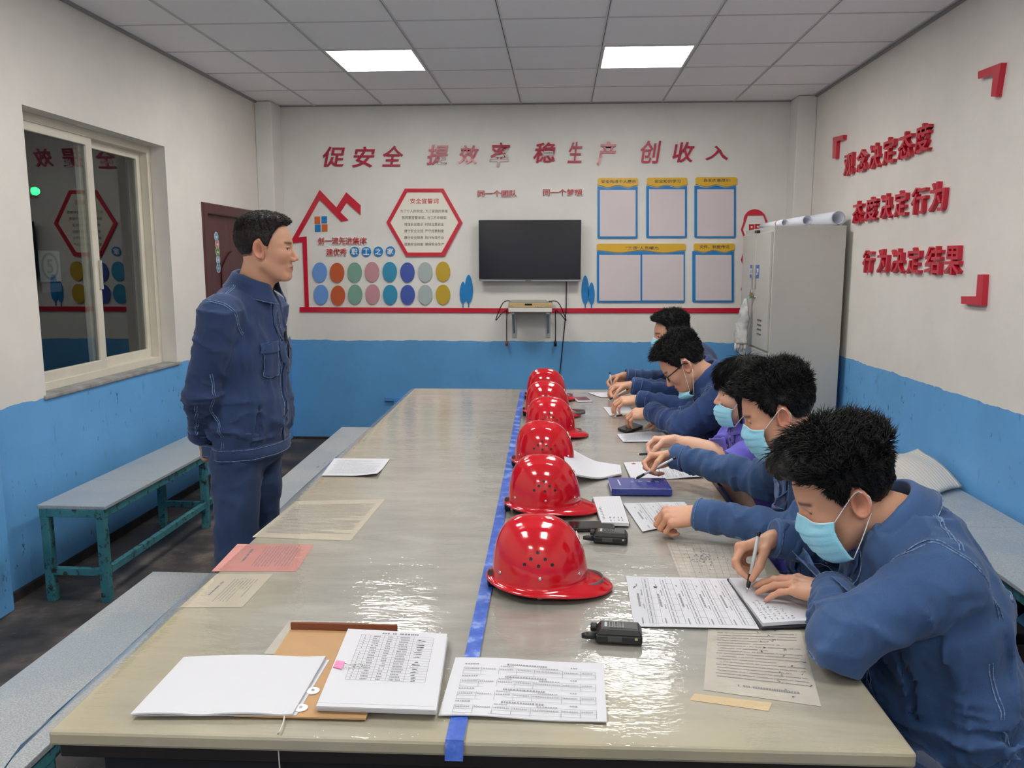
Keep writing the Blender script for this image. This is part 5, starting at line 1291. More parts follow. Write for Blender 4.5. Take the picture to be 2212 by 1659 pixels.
# ---- hands
LENS = {'i': (.043, .026, .021), 'm': (.047, .029, .022), 'r': (.043, .027, .021), 'p': (.034, .021, .018)}
MCP = {'i': (.088, .029, .003), 'm': (.092, .009, .006), 'r': (.087, -.011, .004), 'p': (.077, -.029, -.002)}
POSES = {
 'flat': dict(i=(12, 14, 8, 5), m=(10, 14, 8, 1), r=(12, 16, 8, -3), p=(14, 18, 10, -8), th=[(.026, .026, -.008), (.052, .050, -.014), (.078, .060, -.016), (.098, .060, -.014)]),
 'rest': dict(i=(28, 34, 18, 4), m=(30, 38, 18, 0), r=(32, 40, 20, -3), p=(34, 42, 22, -7), th=[(.026, .026, -.010), (.054, .044, -.024), (.080, .046, -.034), (.098, .040, -.038)]),
 'fist': dict(i=(52, 78, 40, 3), m=(56, 82, 42, 0), r=(58, 82, 42, -2), p=(58, 80, 42, -5), th=[(.026, .026, -.012), (.054, .040, -.028), (.078, .034, -.040), (.092, .018, -.046)]),
 'pen': dict(i=(38, 52, 26, -2), m=(52, 62, 30, 2), r=(62, 70, 36, 1), p=(66, 72, 38, -3), th=None),
}
def hand_low(wrist, D, N, S, pose, k=1.0):
    """lowest point of the posed hand"""
    D = nrm(D); N = A_(N, float); N = nrm(N-D*(N@D)); S_ = np.cross(N, D); S_ = S_ if S_@A_(S, float) > 0 else -S_
    M_ = np.stack([D, S_, N]); ps = POSES[pose]; low = 9.
    for q in 'imrp':
        a1, a2, a3, sp = ps[q]; p = A_(MCP[q], float); ang = 0
        for seg, da in zip(LENS[q], (a1, a2, a3)):
            ang += math.radians(da); sr = math.radians(sp); p = p+A_([math.cos(ang)*math.cos(sr), math.cos(ang)*math.sin(sr), -math.sin(ang)])*seg; low = min(low, (k*(p@M_))[2]-.0085*k)
    for q in (ps['th'] or []): low = min(low, (k*(A_(q, float)@M_))[2]-.009*k)
    for q, r_ in (((.0, 0, -.003), .026), ((.045, -.018, -.012), .014), ((.05, .03, -.016), .013)): low = min(low, (k*(A_(q)@M_))[2]-r_*k)
    return wrist[2]+low
def hand_build(wrist, D, N, S, pose, h=.0028, scale=1.0, skin=(196, 146, 116), fore=None):
    """D toward fingers, N back of hand, S toward the thumb"""
    D = nrm(D); N = A_(N, float); N = nrm(N-D*(N@D)); S_ = np.cross(N, D); S_ = S_ if S_@A_(S, float) > 0 else -S_
    M_ = np.stack([D, S_, N]); wr = A_(wrist, float)
    W_ = lambda q: wr+scale*(A_(q, float)@M_)
    ps = POSES[pose]; chains = {}; tips = {}
    for k in 'imrp':
        a1, a2, a3, sp = ps[k]; p = A_(MCP[k], float); ang = 0; pts = [p.copy()]
        for seg, da in zip(LENS[k], (a1, a2, a3)):
            ang += math.radians(da); sr = math.radians(sp); d = A_([math.cos(ang)*math.cos(sr), math.cos(ang)*math.sin(sr), -math.sin(ang)]); p = p+d*seg; pts.append(p.copy())
        chains[k] = pts; tips[k] = pts[-1]
    th = ps['th']
    if th is None:
        t = tips['i']+A_([-.006, .010, -.008]); th = [A_((.026, .026, -.010)), A_((.050, .046, -.026)), (A_((.050, .046, -.026))+t)/2+A_([.002, .010, -.004]), t]
    th = [A_(q, float) for q in th]
    rad = {'i': (.0098, .0088, .0080, .0068), 'm': (.0100, .0090, .0082, .0070), 'r': (.0096, .0086, .0078, .0066), 'p': (.0086, .0076, .0068, .0058)}
    f0 = A_([-.075, 0, -.002]) if fore is None else ((A_(fore, float)-wr)/scale)@M_.T*.35
    def f(P):
        L = ((P-wr)@M_.T)/scale
        d = sd_rc(L*A_([1, 1, 1.25]), A_([0., 0, -.003]), f0*A_([1, 1, 1.25]), .0265, .0300)
        for k in 'imrp':
            m = A_(MCP[k]); d = smin(d, sd_rc(L, A_([.010, m[1]*.62, -.002]), m-A_([.004, 0, .003]), .0165, .0118), .010)
        d = smin(d, sd_rc(L, A_([.018, .016, -.012]), A_([.052, .034, -.016]), .015, .012), .012)
        d = smin(d, sd_el(L, A_([.045, -.018, -.012]), A_([.034, .016, .012])), .012)
        fd = None
        for k in 'imrp':
            pts = chains[k]; c = None
            for j in range(3):
                q = sd_rc(L, pts[j], pts[j+1], rad[k][j], rad[k][j+1]); c = q if c is None else smin(c, q, .004)
            c = smin(c, np.sqrt(((L-(pts[0]+A_([0, 0, .001])))**2).sum(1))-.0108, .006)
            c = smin(c, np.sqrt(((L-pts[1])**2).sum(1))-rad[k][1]*1.06, .003)
            fd = c if fd is None else smin(fd, c, .0022)
        d = smin(d, fd, .007)
        c = None
        for j, (ra, rb) in enumerate(((.0155, .0118), (.0118, .0104), (.0104, .0078))):
            q = sd_rc(L, th[j], th[j+1], ra, rb); c = q if c is None else smin(c, q, .005)
        return smin(d, c, .005)*scale
    pts = np.array([W_(q) for k in chains for q in chains[k]]+[W_(q) for q in th]+[W_(f0), wr])
    V, Q = surfnet(f, pts.min(0)-.035, pts.max(0)+.035, h)
    L = ((V-wr)@M_.T)/scale; c = np.tile(lin3(skin), (len(V), 1))
    def blend(m, col): nonlocal c; c = c*(1-m[:, None])+lin3(col)*m[:, None]
    for k in 'imrp':
        for q, a in ((chains[k][0], .3), (chains[k][1], .35), (chains[k][3], .35)): blend(a*np.exp(-(((L-q)/.011)**2).sum(1)), (190, 112, 92))
        t0, t1 = chains[k][2], chains[k][3]; dd = nrm(t1-t0); ax = np.cross(dd, A_([0, 1, 0])); nl = t1+dd*.001-ax*(-.0055 if ax[2] > 0 else .0055)
        blend(.55*np.exp(-(((L-nl)/.0050)**2).sum(1)*1.2), (222, 176, 160))
    blend(.4*np.exp(-(((L-th[3])/.012)**2).sum(1)), (206, 140, 122))
    info = dict(pinch=W_((tips['i']+th[3])/2+A_([0, .002, 0])), tips={k: W_(v) for k, v in tips.items()}, palm=W_([.05, 0, -.02]))
    return (V, Q, c), info

# ---- clothing
def folds(P, org, ax, f_al, f_ac, seed):
    t = (P-org)@ax; r = (P-org)-t[:, None]*ax
    q = r*f_ac+ax*(t*f_al)[:, None]
    q = q+.35*(vnoise(q*.6+5, seed+40)-.5)[:, None]
    n = vnoise(q+17, seed); n2 = vnoise(q*1.9+31, seed+1); return .68*np.exp(-((n-.5)/.085)**2)+.32*np.exp(-((n2-.5)/.085)**2)
class Cloth:
    def __init__(s, sp):
        s.sp = sp; J = {k: A_(v, float) for k, v in sp['J'].items()}; s.J = J
        s.lat = nrm(J['shL']-J['shR']); s.an = sp.get('flat', .64); s.r = sp.get('torso', (.135, .130, .140, .112)); s.seed = sp.get('seed', 1)
        s.fat = sp.get('fat', 1.0); s.ls = sp.get('long', True)
    def torso(s, P, ex=0.0):
        J = s.J; c = J['chest']; q = P-((1-s.an)*((P-c)@s.lat))[:, None]*s.lat
        fl = lambda a: a-(1-s.an)*((a-c)@s.lat)*s.lat
        pe, wa, ch, up = fl(J['pelvis']), fl(J['waist']), fl(J['chest']), fl(J['upper'])
        r = s.r
        d = sd_rc(q, pe, wa, r[0]+ex, r[1]+ex); d = smin(d, sd_rc(q, wa, ch, r[1]+ex, r[2]+ex), .05); d = smin(d, sd_rc(q, ch, up, r[2]+ex, r[3]+ex), .05)
        d = smin(d, sd_rc(P, J['upper'], J['shL'], .085+ex, .070+ex), .06); d = smin(d, sd_rc(P, J['upper'], J['shR'], .085+ex, .070+ex), .06)
        return d
    def arm(s, P, a, b, c, ex=0.0, part=False):
        k = s.fat
        u = sd_rc(P, a, b, .078*k+ex, .064*k+ex); l = sd_rc(P, b, c, .063*k+ex, .043*k+ex)
        return smin(u, l, .03)
    def jacket(s, P, wr=True):
        J = s.J; d = s.torso(P)
        if wr:
            up = nrm(J['chest']-J['pelvis'])
            n1 = folds(P, J['chest'], up, 5, 15, s.seed); t = (P-J['pelvis'])@up; Lh = np.linalg.norm(J['chest']-J['pelvis'])
            d = d-.013*(n1-.45)
            n2 = folds(P, J['pelvis'], up, 22, 6, s.seed+3); d = d-.018*(n2-.45)*np.exp(-((t-.25*Lh)/(.3*Lh))**2)
        for sd in 'LR':
            a, b, c = J['sh'+sd], J['el'+sd], J['wr'+sd]
            if not s.ls: c = b; b = a+(J['el'+sd]-a)*.5; c = a+(J['el'+sd]-a)*.82
            da = s.arm(P, a, b, c) if s.ls else smin(sd_rc(P, a, b, .072, .074), sd_rc(P, b, c, .074, .080), .02)
            if wr:
                e1, e2 = nrm(b-a), nrm(c-b)
                h1 = folds(P, a, e1, 17, 8, s.seed+7); h2 = folds(P, b, e2, 24, 7, s.seed+11)
                m2 = sstep(-.02, .05, (P-b)@e2)
                w = .014*(h1-.45)*(1-m2)+.015*(h2-.45)*m2
                w = w*(1+.6*np.exp(-((((P-b)**2).sum(1))/.006)))
                da = da-w
            # open end at the cuff
            end = c-nrm(c-b)*.0; da = smax(da, (P-end)@nrm(c-b), .006)
            d = smin(d, da, .014)
        return d
def bbox(pts, m): pts = A_(pts); return pts.min(0)-m, pts.max(0)+m
def ribbon(name, f, P, w, m, parent, lift=.002, th=.002, side=None):
    """strip of cloth laid on the implicit surface along polyline P"""
    C = np.array([tuple(p) for p in P]); C = project(f, C); g = grad(f, C); t = np.gradient(C, axis=0); t /= np.linalg.norm(t, axis=1, keepdims=True)+1e-9; sdv = np.cross(g, t)
    V = []; k = 5
    for j in range(k):
        q = project(f, C+sdv*(w*(j/(k-1)-.5)), 4); V.append(q+grad(f, q)*lift)
    V = np.stack(V, 1).reshape(-1, 3); n = len(C); Q = [(i*k+j, i*k+j+1, (i+1)*k+j+1, (i+1)*k+j) for i in range(n-1) for j in range(k-1)]
    o = np_obj(name, V, A_(Q), m, parent); md = o.modifiers.new('s', 'SOLIDIFY'); md.thickness = th; md.offset = 0
    return o
def smooth_line(f, P, n=48):
    C = project(f, np.array([tuple(p) for p in P]), 5); C = np.array([tuple(p) for p in curve_pts([tuple(c) for c in C], n)])
    for _ in range(5): C[1:-1] = .25*C[:-2]+.5*C[1:-1]+.25*C[2:]
    C = project(f, C, 3); C[1:-1] = .25*C[:-2]+.5*C[1:-1]+.25*C[2:]; return C
def seam(mb, f, P, r=.0014, lift=.0010, dbl=.008):
    C = smooth_line(f, P); g = grad(f, C); t = np.gradient(C, axis=0); t /= np.linalg.norm(t, axis=1, keepdims=True)+1e-9; sdv = np.cross(g, t)
    for s_ in ((-.5, .5) if dbl else (0,)):
        q = project(f, C+sdv*(dbl*s_), 2)+g*lift; q[1:-1] = .25*q[:-2]+.5*q[1:-1]+.25*q[2:]; mb.tube([Vector(x) for x in q], r, 5)
def patch(name, f, c, ax, ay, w, h, m, parent, lift=.003, n=8, taper=0.0, th=.002):
    V = []
    for j in range(n+1):
        for i in range(n+1):
            u, v = i/n-.5, j/n-.5; dip = taper*(.5-abs(u)) if j == 0 else 0
            V.append(c+ax*(u*w)+ay*(v*h-dip))
    V = project(f, A_(V), 8); G = V.reshape(n+1, n+1, 3)
    for _ in range(6): G[1:-1, 1:-1] = (G[:-2, 1:-1]+G[2:, 1:-1]+G[1:-1, :-2]+G[1:-1, 2:])/4; G[0, 1:-1] = (G[0, :-2]+G[0, 2:])/2; G[-1, 1:-1] = (G[-1, :-2]+G[-1, 2:])/2; G[1:-1, 0] = (G[:-2, 0]+G[2:, 0])/2; G[1:-1, -1] = (G[:-2, -1]+G[2:, -1])/2
    V = G.reshape(-1, 3); V = V+grad(f, V)*(lift+np.clip(-f(V), 0, .01))[:, None]
    Q = A_([(j*(n+1)+i, j*(n+1)+i+1, (j+1)*(n+1)+i+1, (j+1)*(n+1)+i) for j in range(n) for i in range(n)])
    o = np_obj(name, V, Q, m, parent); md = o.modifiers.new('s', 'SOLIDIFY'); md.thickness = th; md.offset = 1
    return o, V, n
def collar(parent, N, ax, fwd, m, r0=.066, stand=.036, fall=.052, spread=.030, open_=28, tip=.030):
    """folded shirt collar: N centre of the neck hole, ax up along the neck, fwd the open front"""
    N = A_(N, float); ax = nrm(ax); fw_ = nrm(A_(fwd, float)-ax*(A_(fwd, float)@ax)); sd_ = np.cross(ax, fw_)
    V = []; nt = 44; prof = 8
    for i in range(nt+1):
        s_ = -1+2*i/nt; th = math.pi+s_*math.radians(180-open_); fr = abs(s_)
        d = fw_*math.cos(th)+sd_*math.sin(th); tang = (-fw_*math.sin(th)+sd_*math.cos(th))*(1 if s_ > 0 else -1)
        rr_ = r0*(1+.10*math.cos(th)); hs = stand*(1-.25*fr**3); fl = fall*(1+.25*fr**2)
        pr = [(rr_, -.012), (rr_*1.0, hs*.5), (rr_*1.03, hs*.95), (rr_*1.10, hs*1.08), (rr_*1.22+.002, hs*.9), (rr_*1.22+spread*.4, hs-fl*.45), (rr_*1.22+spread*.8, hs-fl*.8), (rr_*1.22+spread, hs-fl)]
        for j, (r_, h_) in enumerate(pr):
            tp = tip*max(0, fr-.72)/.28*max(0, j-3)/4
            drop = -.020*max(0, math.cos(th))*1.0
            V.append(N+d*r_+ax*(h_+drop)+tang*tp+fw_*0)
    V = A_(V); Q = A_([(i*prof+j, (i+1)*prof+j, (i+1)*prof+j+1, i*prof+j+1) for i in range(nt) for j in range(prof-1)])
    o = np_obj('collar', V, Q, m, parent); md = o.modifiers.new('s', 'SOLIDIFY'); md.thickness = .003; md.offset = 1
    mb = MB()
    for off in (7,):
        L = [Vector(V[i*prof+off]*.9+V[i*prof+off-1]*.1+(V[i*prof+off]-N)*.012) for i in range(nt+1)]; mb.tube(L, .0012, 5)
    return o, mb
def mask_geo(H, top=.0, bot=-.118, half=.080, n=26, k=30, drop=0.0, out=.0):
    V = []
    for j in range(k+1):
        t = j/k; w = top+(bot-top)*t
        for i in range(n+1):
            s_ = -1+2*i/n; a = s_*math.radians(72)
            ridge = .118-.030*abs(t-.30)**1.2*1.0-.012*t if True else 0
            prof = np.interp(t, [0, .18, .35, .6, .85, 1], [.103, .120, .122, .116, .106, .094])+out
            u = .020+(prof-.020)*math.cos(a)**.80; v = (.074+.004*math.sin(t*3.1))*math.sin(a)/math.sin(math.radians(72))
            ww = w+.016*abs(s_)**1.6*(.5-t)*2*-1*(.5) - .012*(1-abs(s_))*0
            if t < .2: ww += .010*(1-abs(s_))**1.5*(1-t/.2)
            pl = .0040*(((t*4.2) % 1.0)-.5)*(.15+.85*(1-abs(s_)**3))*(0 if t > .95 else 1)
            V.append((u+pl, v, ww+drop))
    Q = [(j*(n+1)+i, (j+1)*(n+1)+i, (j+1)*(n+1)+i+1, j*(n+1)+i+1) for j in range(k) for i in range(n)]
    return A_(V), A_(Q), (V[0], V[n], V[k*(n+1)], V[k*(n+1)+n])
def add_mask(H, parent, **kw):
    V, Q, cor = mask_geo(H, **kw)
    f = H.face; dd = f(V); g = grad(f, V); V = V+g*np.clip(.0035-dd, 0, .03)[:, None]     # keep it off the skin
    o = np_obj('face_mask', H.wld(V), Q, M_MASK, parent); md = o.modifiers.new('s', 'SOLIDIFY'); md.thickness = .0016; md.offset = 1
    n = kw.get('n', 26); k = kw.get('k', 30)
    for row, nm in ((0, 'edge_binding'), (k, 'edge_binding')):
        MB().tube([Vector(H.wld(V[row*(n+1)+i])) for i in range(n+1)], .0016*H.k, 5).build(nm, M_MASKW, o, smooth=True)
    for sgn, a, b in ((1, V[n], V[k*(n+1)+n]), (-1, V[0], V[k*(n+1)])):
        s_ = 1 if a[1] > 0 else -1
        P = [a, A_([-.000, s_*.0835, .026]), A_([-.016, s_*.090, .034]), A_([-.030, s_*.088, .012]), A_([-.022, s_*.084, -.022]), b]
        q = project(H.face, A_(P), 3); q[0] = a; q[-1] = b; q = q+grad(H.face, q)*.0015
        MB().tube([Vector(H.wld(x)) for x in curve_pts([q[0], q[1], q[2]], 12)], .0012, 5).tube([Vector(H.wld(x)) for x in curve_pts([q[2], q[3], q[4]], 10)], .0012, 5).tube([Vector(H.wld(x)) for x in curve_pts([q[4], (q[4]+q[5])/2+A_([0, s_*.004, 0]), q[5]], 8)], .0012, 5).build('ear_loop', M_LOOP, o, smooth=True)
    return o
def elbow_ik(sh, wr, pole, l1=.29, l2=.265):
    sh, wr = A_(sh, float), A_(wr, float); d = wr-sh; L = np.linalg.norm(d); k = L/(l1+l2)
    if k > .995: l1 *= k*1.01; l2 *= k*1.01
    a = (l1*l1-l2*l2+L*L)/(2*L); h = math.sqrt(max(1e-6, l1*l1-a*a)); u = d/L; p = A_(pole, float); p = nrm(p-u*(p@u)); return sh+u*a+p*h

def person(sp):
    J = {k: A_(v, float) for k, v in sp['J'].items()}; sp['J'] = J
    for s_ in 'LR':
        hs = sp['hand'+s_]
        if hs['pose'] != 'pen' and .7 < J['wr'+s_][2] < .95 and J['wr'+s_][0] > 0:     # let the hand rest on the table, not in it
            J['wr'+s_] = J['wr'+s_]+A_([0, 0, max(0, sp.get('base'+s_, TZ+.003)-hand_low(J['wr'+s_], hs['D'], hs['N'], hs['S'], hs['pose'], hs.get('k', 1.0)))])
    seat = J['pelvis'][2] < .7
    def on_seat(P, d, z=.4635): return np.where(P[:, 0] > .755, np.maximum(d, z-P[:, 2]), d) if seat else d
    if 'elL' not in J: J['elL'] = elbow_ik(J['shL'], J['wrL'], sp['poleL'])
    if 'elR' not in J: J['elR'] = elbow_ik(J['shR'], J['wrR'], sp['poleR'])
    J.setdefault('waist', (J['pelvis']*.6+J['chest']*.4)); J.setdefault('upper', J['neck']*.75+J['chest']*.25-A_([0, 0, .045]))
    C = Cloth(sp); H = Head(sp['head'], sp['face'], sp.get('hup', (0, 0, 1)), sp.get('hscale', .97), sp.get('hair', 'short'), sp.get('vol', 1.0), sp.get('lid', .0020))
    skin = SK[sp.get('skin', 'a')]; seed = sp.get('seed', 1)
    hh, hd = sp.get('res', (.003, .0085))
    # --- body: head + neck fine, hands fine, hidden trunk coarse, all one mesh
    nb = J['neck']
    def fhead(P):
        L = H.loc(P); d = H.face(L)*H.k
        base = H.wld((-.022, 0, -.035)); n1 = sd_rc(P, base, nb, .057*H.k, .060); n1 = smin(n1, sd_rc(P, nb, nb+(J['upper']-nb)*.7, .062, .085), .03)
        th = H.wld((.03, 0, -.085)); n1 = smin(n1, sd_rc(P, th, (nb+th)/2, .022, .03), .03)
        return smin(d, n1, .022)
    pts = [H.wld(q) for q in ((.13, 0, 0), (-.13, 0, 0), (0, .10, 0), (0, -.10, 0), (0, 0, .14), (0, 0, -.12))]+[nb+A_([.09, .09, 0]), nb-A_([.09, .09, .07])]
    lo, hi = bbox(pts, .035); V, Q = surfnet(fhead, lo, hi, hh)
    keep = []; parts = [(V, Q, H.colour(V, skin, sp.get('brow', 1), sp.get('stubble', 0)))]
    infos = {}
    for sd_ in 'LR':
        hs = sp['hand'+sd_]; (v, q, c), inf = hand_build(J['wr'+sd_], hs['D'], hs['N'], hs['S'], hs['pose'], hs.get('h', .003), hs.get('k', 1.0), skin, fore=J['el'+sd_]); parts.append((v, q, c)); infos[sd_] = inf
    def fbody(P):
        d = on_seat(P, C.torso(P, -.034), .475)
        for s_ in 'LR':
            d = smin(d, smin(sd_rc(P, J['sh'+s_], J['el'+s_], .050, .040), sd_rc(P, J['el'+s_], J['wr'+s_]-nrm(J['wr'+s_]-J['el'+s_])*.02, .039 if sp.get('long', True) else .041, .027), .015), .02)
        for s_ in 'LR': d = smin(d, smin(sd_rc(P, J['hip'+s_], J['kn'+s_], .045, .04), sd_rc(P, J['kn'+s_], J['an'+s_], .038, .030), .02), .03)
        return smax(d, (P-(nb-A_([0, 0, .02])))@nrm(nb-J['chest']), .01)
    allp = list(J.values()); lo, hi = bbox(allp, .12)
    V, Q = surfnet(fbody, lo, hi, .014 if sp.get('long', True) else .009); parts.append((V, Q, np.tile(lin3(skin), (len(V), 1))))
    V, Q, c = join_np(parts)
    body = np_obj('person', V, Q, M_SKIN, None, c); tag(body, sp['label'], 'person', sp.get('group'))
    for s_ in (-1, 1):
        c = A_([.0745, s_*.032, .0100]); ey = []; fc = []; nn, mm = 14, 10
        lk = nrm((1, -s_*.03, -.10 if sp.get('lid', .002) > .003 else -.5)); a1 = nrm(np.cross(lk, (0, 0, 1))); a2 = np.cross(a1, lk)
        for i in range(mm+1):
            t_ = math.pi*i/mm
            for k_ in range(nn): ey.append(H.wld(c+.0122*(lk*math.cos(t_)+(a1*math.cos(2*math.pi*k_/nn)+a2*math.sin(2*math.pi*k_/nn))*math.sin(t_))))
        fc = [(i*nn+k_, i*nn+(k_+1) % nn, (i+1)*nn+(k_+1) % nn, (i+1)*nn+k_) for i in range(mm) for k_ in range(nn)]
        cc_ = np.tile(lin3((206, 196, 190)), (len(ey), 1)); cc_[:nn*2] = lin3((20, 14, 12)); cc_[nn*2:nn*3] = lin3((46, 30, 24))
        np_obj('eye', A_(ey), A_(fc), M_EYE, body, cc_)
    # --- hair
    fh = lambda P: H.hair(H.loc(P), seed)*H.k
    lo, hi = bbox([H.wld(q) for q in ((.16, 0, 0), (-.16, 0, 0), (0, .13, 0), (0, -.13, 0), (0, 0, .19), (0, 0, -.22 if H.style == 'woman' else -.09))], .07)
    V, Q = surfnet(fh, lo, hi, .0035)
    hv, hf = strands(H, sp.get('nstr', 2600), seed, sp.get('lstr', .022), None)
    tri = np.concatenate([Q[:, [0, 1, 2]], Q[:, [0, 2, 3]]]); hair = np_obj('hair', np.concatenate([V, hv]), np.concatenate([tri, hf+len(V)]), sp.get('mhair', M_HAIR), body)
    # --- jacket
    fj = lambda P: C.jacket(P)
    f0 = lambda P: C.jacket(P, True)
    jp = [J[k] for k in ('pelvis', 'chest', 'upper', 'neck', 'shL', 'shR', 'elL', 'elR', 'wrL', 'wrR', 'waist')]
    dn = nrm(J['pelvis']-J['chest']); hem = J['pelvis']+dn*sp.get('hem', .06); up_ = nrm(J['neck']-J['upper']+(J['chest']-J['pelvis'])*.5)
    def fjac(P):
        d = fj(P); d = on_seat(P, smax(d, (P-hem)@dn, .012), .466)
        return smax(d, -(sd_rc(P, nb+up_*.12, nb-up_*.02, .066, .060)), .010)
    lo, hi = bbox(jp, .19); V, Q = surfnet(fjac, lo, hi, hd)
    mj = sp['cloth']; jk = np_obj(sp.get('top_name', 'jacket'), V, Q, mj, body)
    ms = sp.get('seam', M_SEAM)
    fwd = nrm(sp['front']); fwd = nrm(fwd-C.lat*(fwd@C.lat))
    cax = nrm(sp.get('neckax', nrm(H.wld((-.03, 0, -.02))-nb)*.5+nrm(J['upper']-J['waist'])*.5))
    co, cm = collar(jk, nb+cax*sp.get('coll_up', .034), cax, fwd, mj, **sp.get('collar', {}))
    cm.build('stitching', ms, jk, fix=False)
    mb = MB(); det = sp.get('detail', 1)
    tor = lambda P: C.jacket(P, True)
    if det:
        # placket, yokes, armholes, side seams, hem band
        p0 = nb+fwd*.10-cax*.035; p1 = J['pelvis']+fwd*.16
        P = [p0+(p1-p0)*t+fwd*.04 for t in np.linspace(0, 1, 26)]
        ribbon('placket', tor, P, .034, mj, jk, .004, .003)
        seam(mb, tor, [p+C.lat*.021 for p in P], dbl=0); seam(mb, tor, [p-C.lat*.021 for p in P], dbl=0)
        for k in range(5):
            q = project(tor, A_([P[int(3+k*4.6)]]))[0]; g = grad(tor, q[None])[0]
            MB().lathe([(.0075, 0), (.0075, .0022), (.004, .003)], Vector(q+g*.005), Vector(g), 14).build('button', mat('button_navy', (36, 48, 78), .4), jk)
        for sd_, s_ in (('L', 1), ('R', -1)):
            sh, el, wr_ = J['sh'+sd_], J['el'+sd_], J['wr'+sd_]
            ar = nrm(el-sh); perp = nrm(np.cross(ar, C.lat*s_+A_([.01, .02, 0])))
            b1 = nrm(C.lat*s_*.55+ar*.45); o1 = nrm(np.cross(b1, fwd)); o2 = nrm(np.cross(b1, o1)); ctr = sh-C.lat*s_*.004+ar*.015
            ringp = [ctr+(o1*math.cos(a)+o2*math.sin(a))*.13 for a in np.linspace(0, 2*math.pi, 40)]
            q = project(tor, A_(ringp)); ok = np.linalg.norm(q-ctr, axis=1) < .135
            idx = [i for i in range(40) if ok[i]]
            if len(idx) > 8: 
                st_ = max(range(len(idx)), key=lambda i: (idx[i]-idx[i-1]) % 40); idx = idx[st_:]+idx[:st_]; seam(mb, tor, [q[i] for i in idx[2:-2]])
            # yoke seam over the shoulder blade and shoulder line
            seam(mb, tor, [nb+C.lat*s_*(.07+.14*t)-cax*.01+fwd*(-.02) +A_([0, 0, .03]) for t in np.linspace(0, 1, 12)])
            seam(mb, tor, [J['upper']-fwd*.16+C.lat*s_*(.19*t)-cax*.03 for t in np.linspace(0, 1, 12)])
            sidep = [J['chest']*(1-t)+hem*t+C.lat*s_*.24-fwd*.02 for t in np.linspace(.12, 1, 18)]
            seam(mb, tor, sidep)
            # chest pocket with flap
            if det > 1:
                pc = J['chest']*.80+J['upper']*.20+fwd*.20+C.lat*s_*.095; ay = nrm(J['upper']-J['waist'])
                o_, PV, n_ = patch('chest_pocket', tor, pc-ay*.055, C.lat, ay, .115, .12, mj, jk, .0035, 8, .02)
                patch('pocket_flap', tor, pc+ay*.012, C.lat, ay, .122, .045, mj, jk, .0075, 8, .03)
                edge = [PV[j*(n_+1)] for j in range(n_, -1, -1)]+[PV[i] for i in range(n_+1)]+[PV[j*(n_+1)+n_] for j in range(n_+1)]
                seam(mb, tor, edge, .0010, .0066, 0)
            if sp.get('long', True):
                e2 = nrm(wr_-el); cu = []
                p_ = nrm(np.cross(e2, A_([.3, .2, 1]))); p2_ = np.cross(e2, p_); r_ = .0405*C.fat
                Vc = []; n_ = 28
                for j, (t, rr_) in enumerate(((-.058, 1.10), (-.055, 1.16), (-.030, 1.17), (-.006, 1.14), (.002, 1.06), (-.002, .93), (-.030, .90))):
                    for i in range(n_): a = 2*math.pi*i/n_; Vc.append(wr_+e2*t+(p_*math.cos(a)+p2_*math.sin(a))*(r_*rr_*(1+.025*math.sin(a*3+seed))))
                Qc = A_([(j*n_+i, j*n_+(i+1) % n_, (j+1)*n_+(i+1) % n_, (j+1)*n_+i) for j in range(6) for i in range(n_)])
                np_obj('cuff', A_(Vc), Qc, mj, jk)
                for t, rr_ in ((-.052, 1.172), (-.008, 1.155)):
                    mb.tube([Vector(wr_+e2*t+(p_*math.cos(a)+p2_*math.sin(a))*(r_*rr_*(1+.025*math.sin(a*3+seed))+.0006)) for a in np.linspace(0, 2*math.pi, 29)], .0011, 5, False)
                # sleeve back seam
                bk = nrm(np.cross(nrm(el-sh), e2)+1e-3); bs = nrm(np.cross(bk, e2))
                far = [el+e2*np.linalg.norm(wr_-el)*t+nrm(el-(sh+wr_)/2)*.07 for t in np.linspace(.05, .75, 12)]
                seam(mb, tor, far)
        # hem band
        hb = hem-dn*.03; n_ = 48; ring = []
        o1 = fwd; o2 = C.lat
        rp = project(tor, A_([hb+o1*math.cos(a)*.16+o2*math.sin(a)*.22 for a in np.linspace(0, 2*math.pi, n_+1)[:-1]]))
        Vb = []
        for j, (t, l_) in enumerate(((-.026, .001), (-.024, .006), (.022, .006), (.027, .001))):
            for i in range(n_): rad = rp[i]-hb; rad = rad-dn*(rad@dn); Vb.append(hb+rad+nrm(rad)*l_+dn*t)
        np_obj('waistband', A_(Vb), A_([(j*n_+i, j*n_+(i+1) % n_, (j+1)*n_+(i+1) % n_, (j+1)*n_+i) for j in range(3) for i in range(n_)]), mj, jk)
        for j in (1, 2): mb.tube([Vector(Vb[j*n_+i % n_]*1.0+nrm(Vb[j*n_+i % n_]-hb)*.0008+dn*(.004 if j == 1 else -.004)) for i in range(n_+1)], .0011, 5, False)
        mb.build('stitching', ms, jk, fix=False)
    # --- trousers + shoes
    def ftr(P):
        d = None
        for s_ in 'LR':
            q = smin(sd_rc(P, J['hip'+s_], J['kn'+s_], .098, .078), sd_rc(P, J['kn'+s_], J['an'+s_], .076, .066), .03); d = q if d is None else smin(d, q, .02)
        d = smin(d, C.torso(P, -.006)*1.0, .03); d = smax(d, P[:, 2]-(J['pelvis'][2]+.06), .01)
        w = folds(P, J['knL'], A_([0, 0, 1.]), 9, 9, seed+21); d = d-.012*(w-.5)
        return on_seat(P, smax(d, .055-P[:, 2], .008))
    lo, hi = bbox([J[k] for k in ('hipL', 'hipR', 'knL', 'knR', 'anL', 'anR', 'pelvis')], .17); V, Q = surfnet(ftr, lo, hi, sp.get('tres', .013))
    tr = np_obj('trousers', V, Q, sp.get('trou', M_TROU), body)
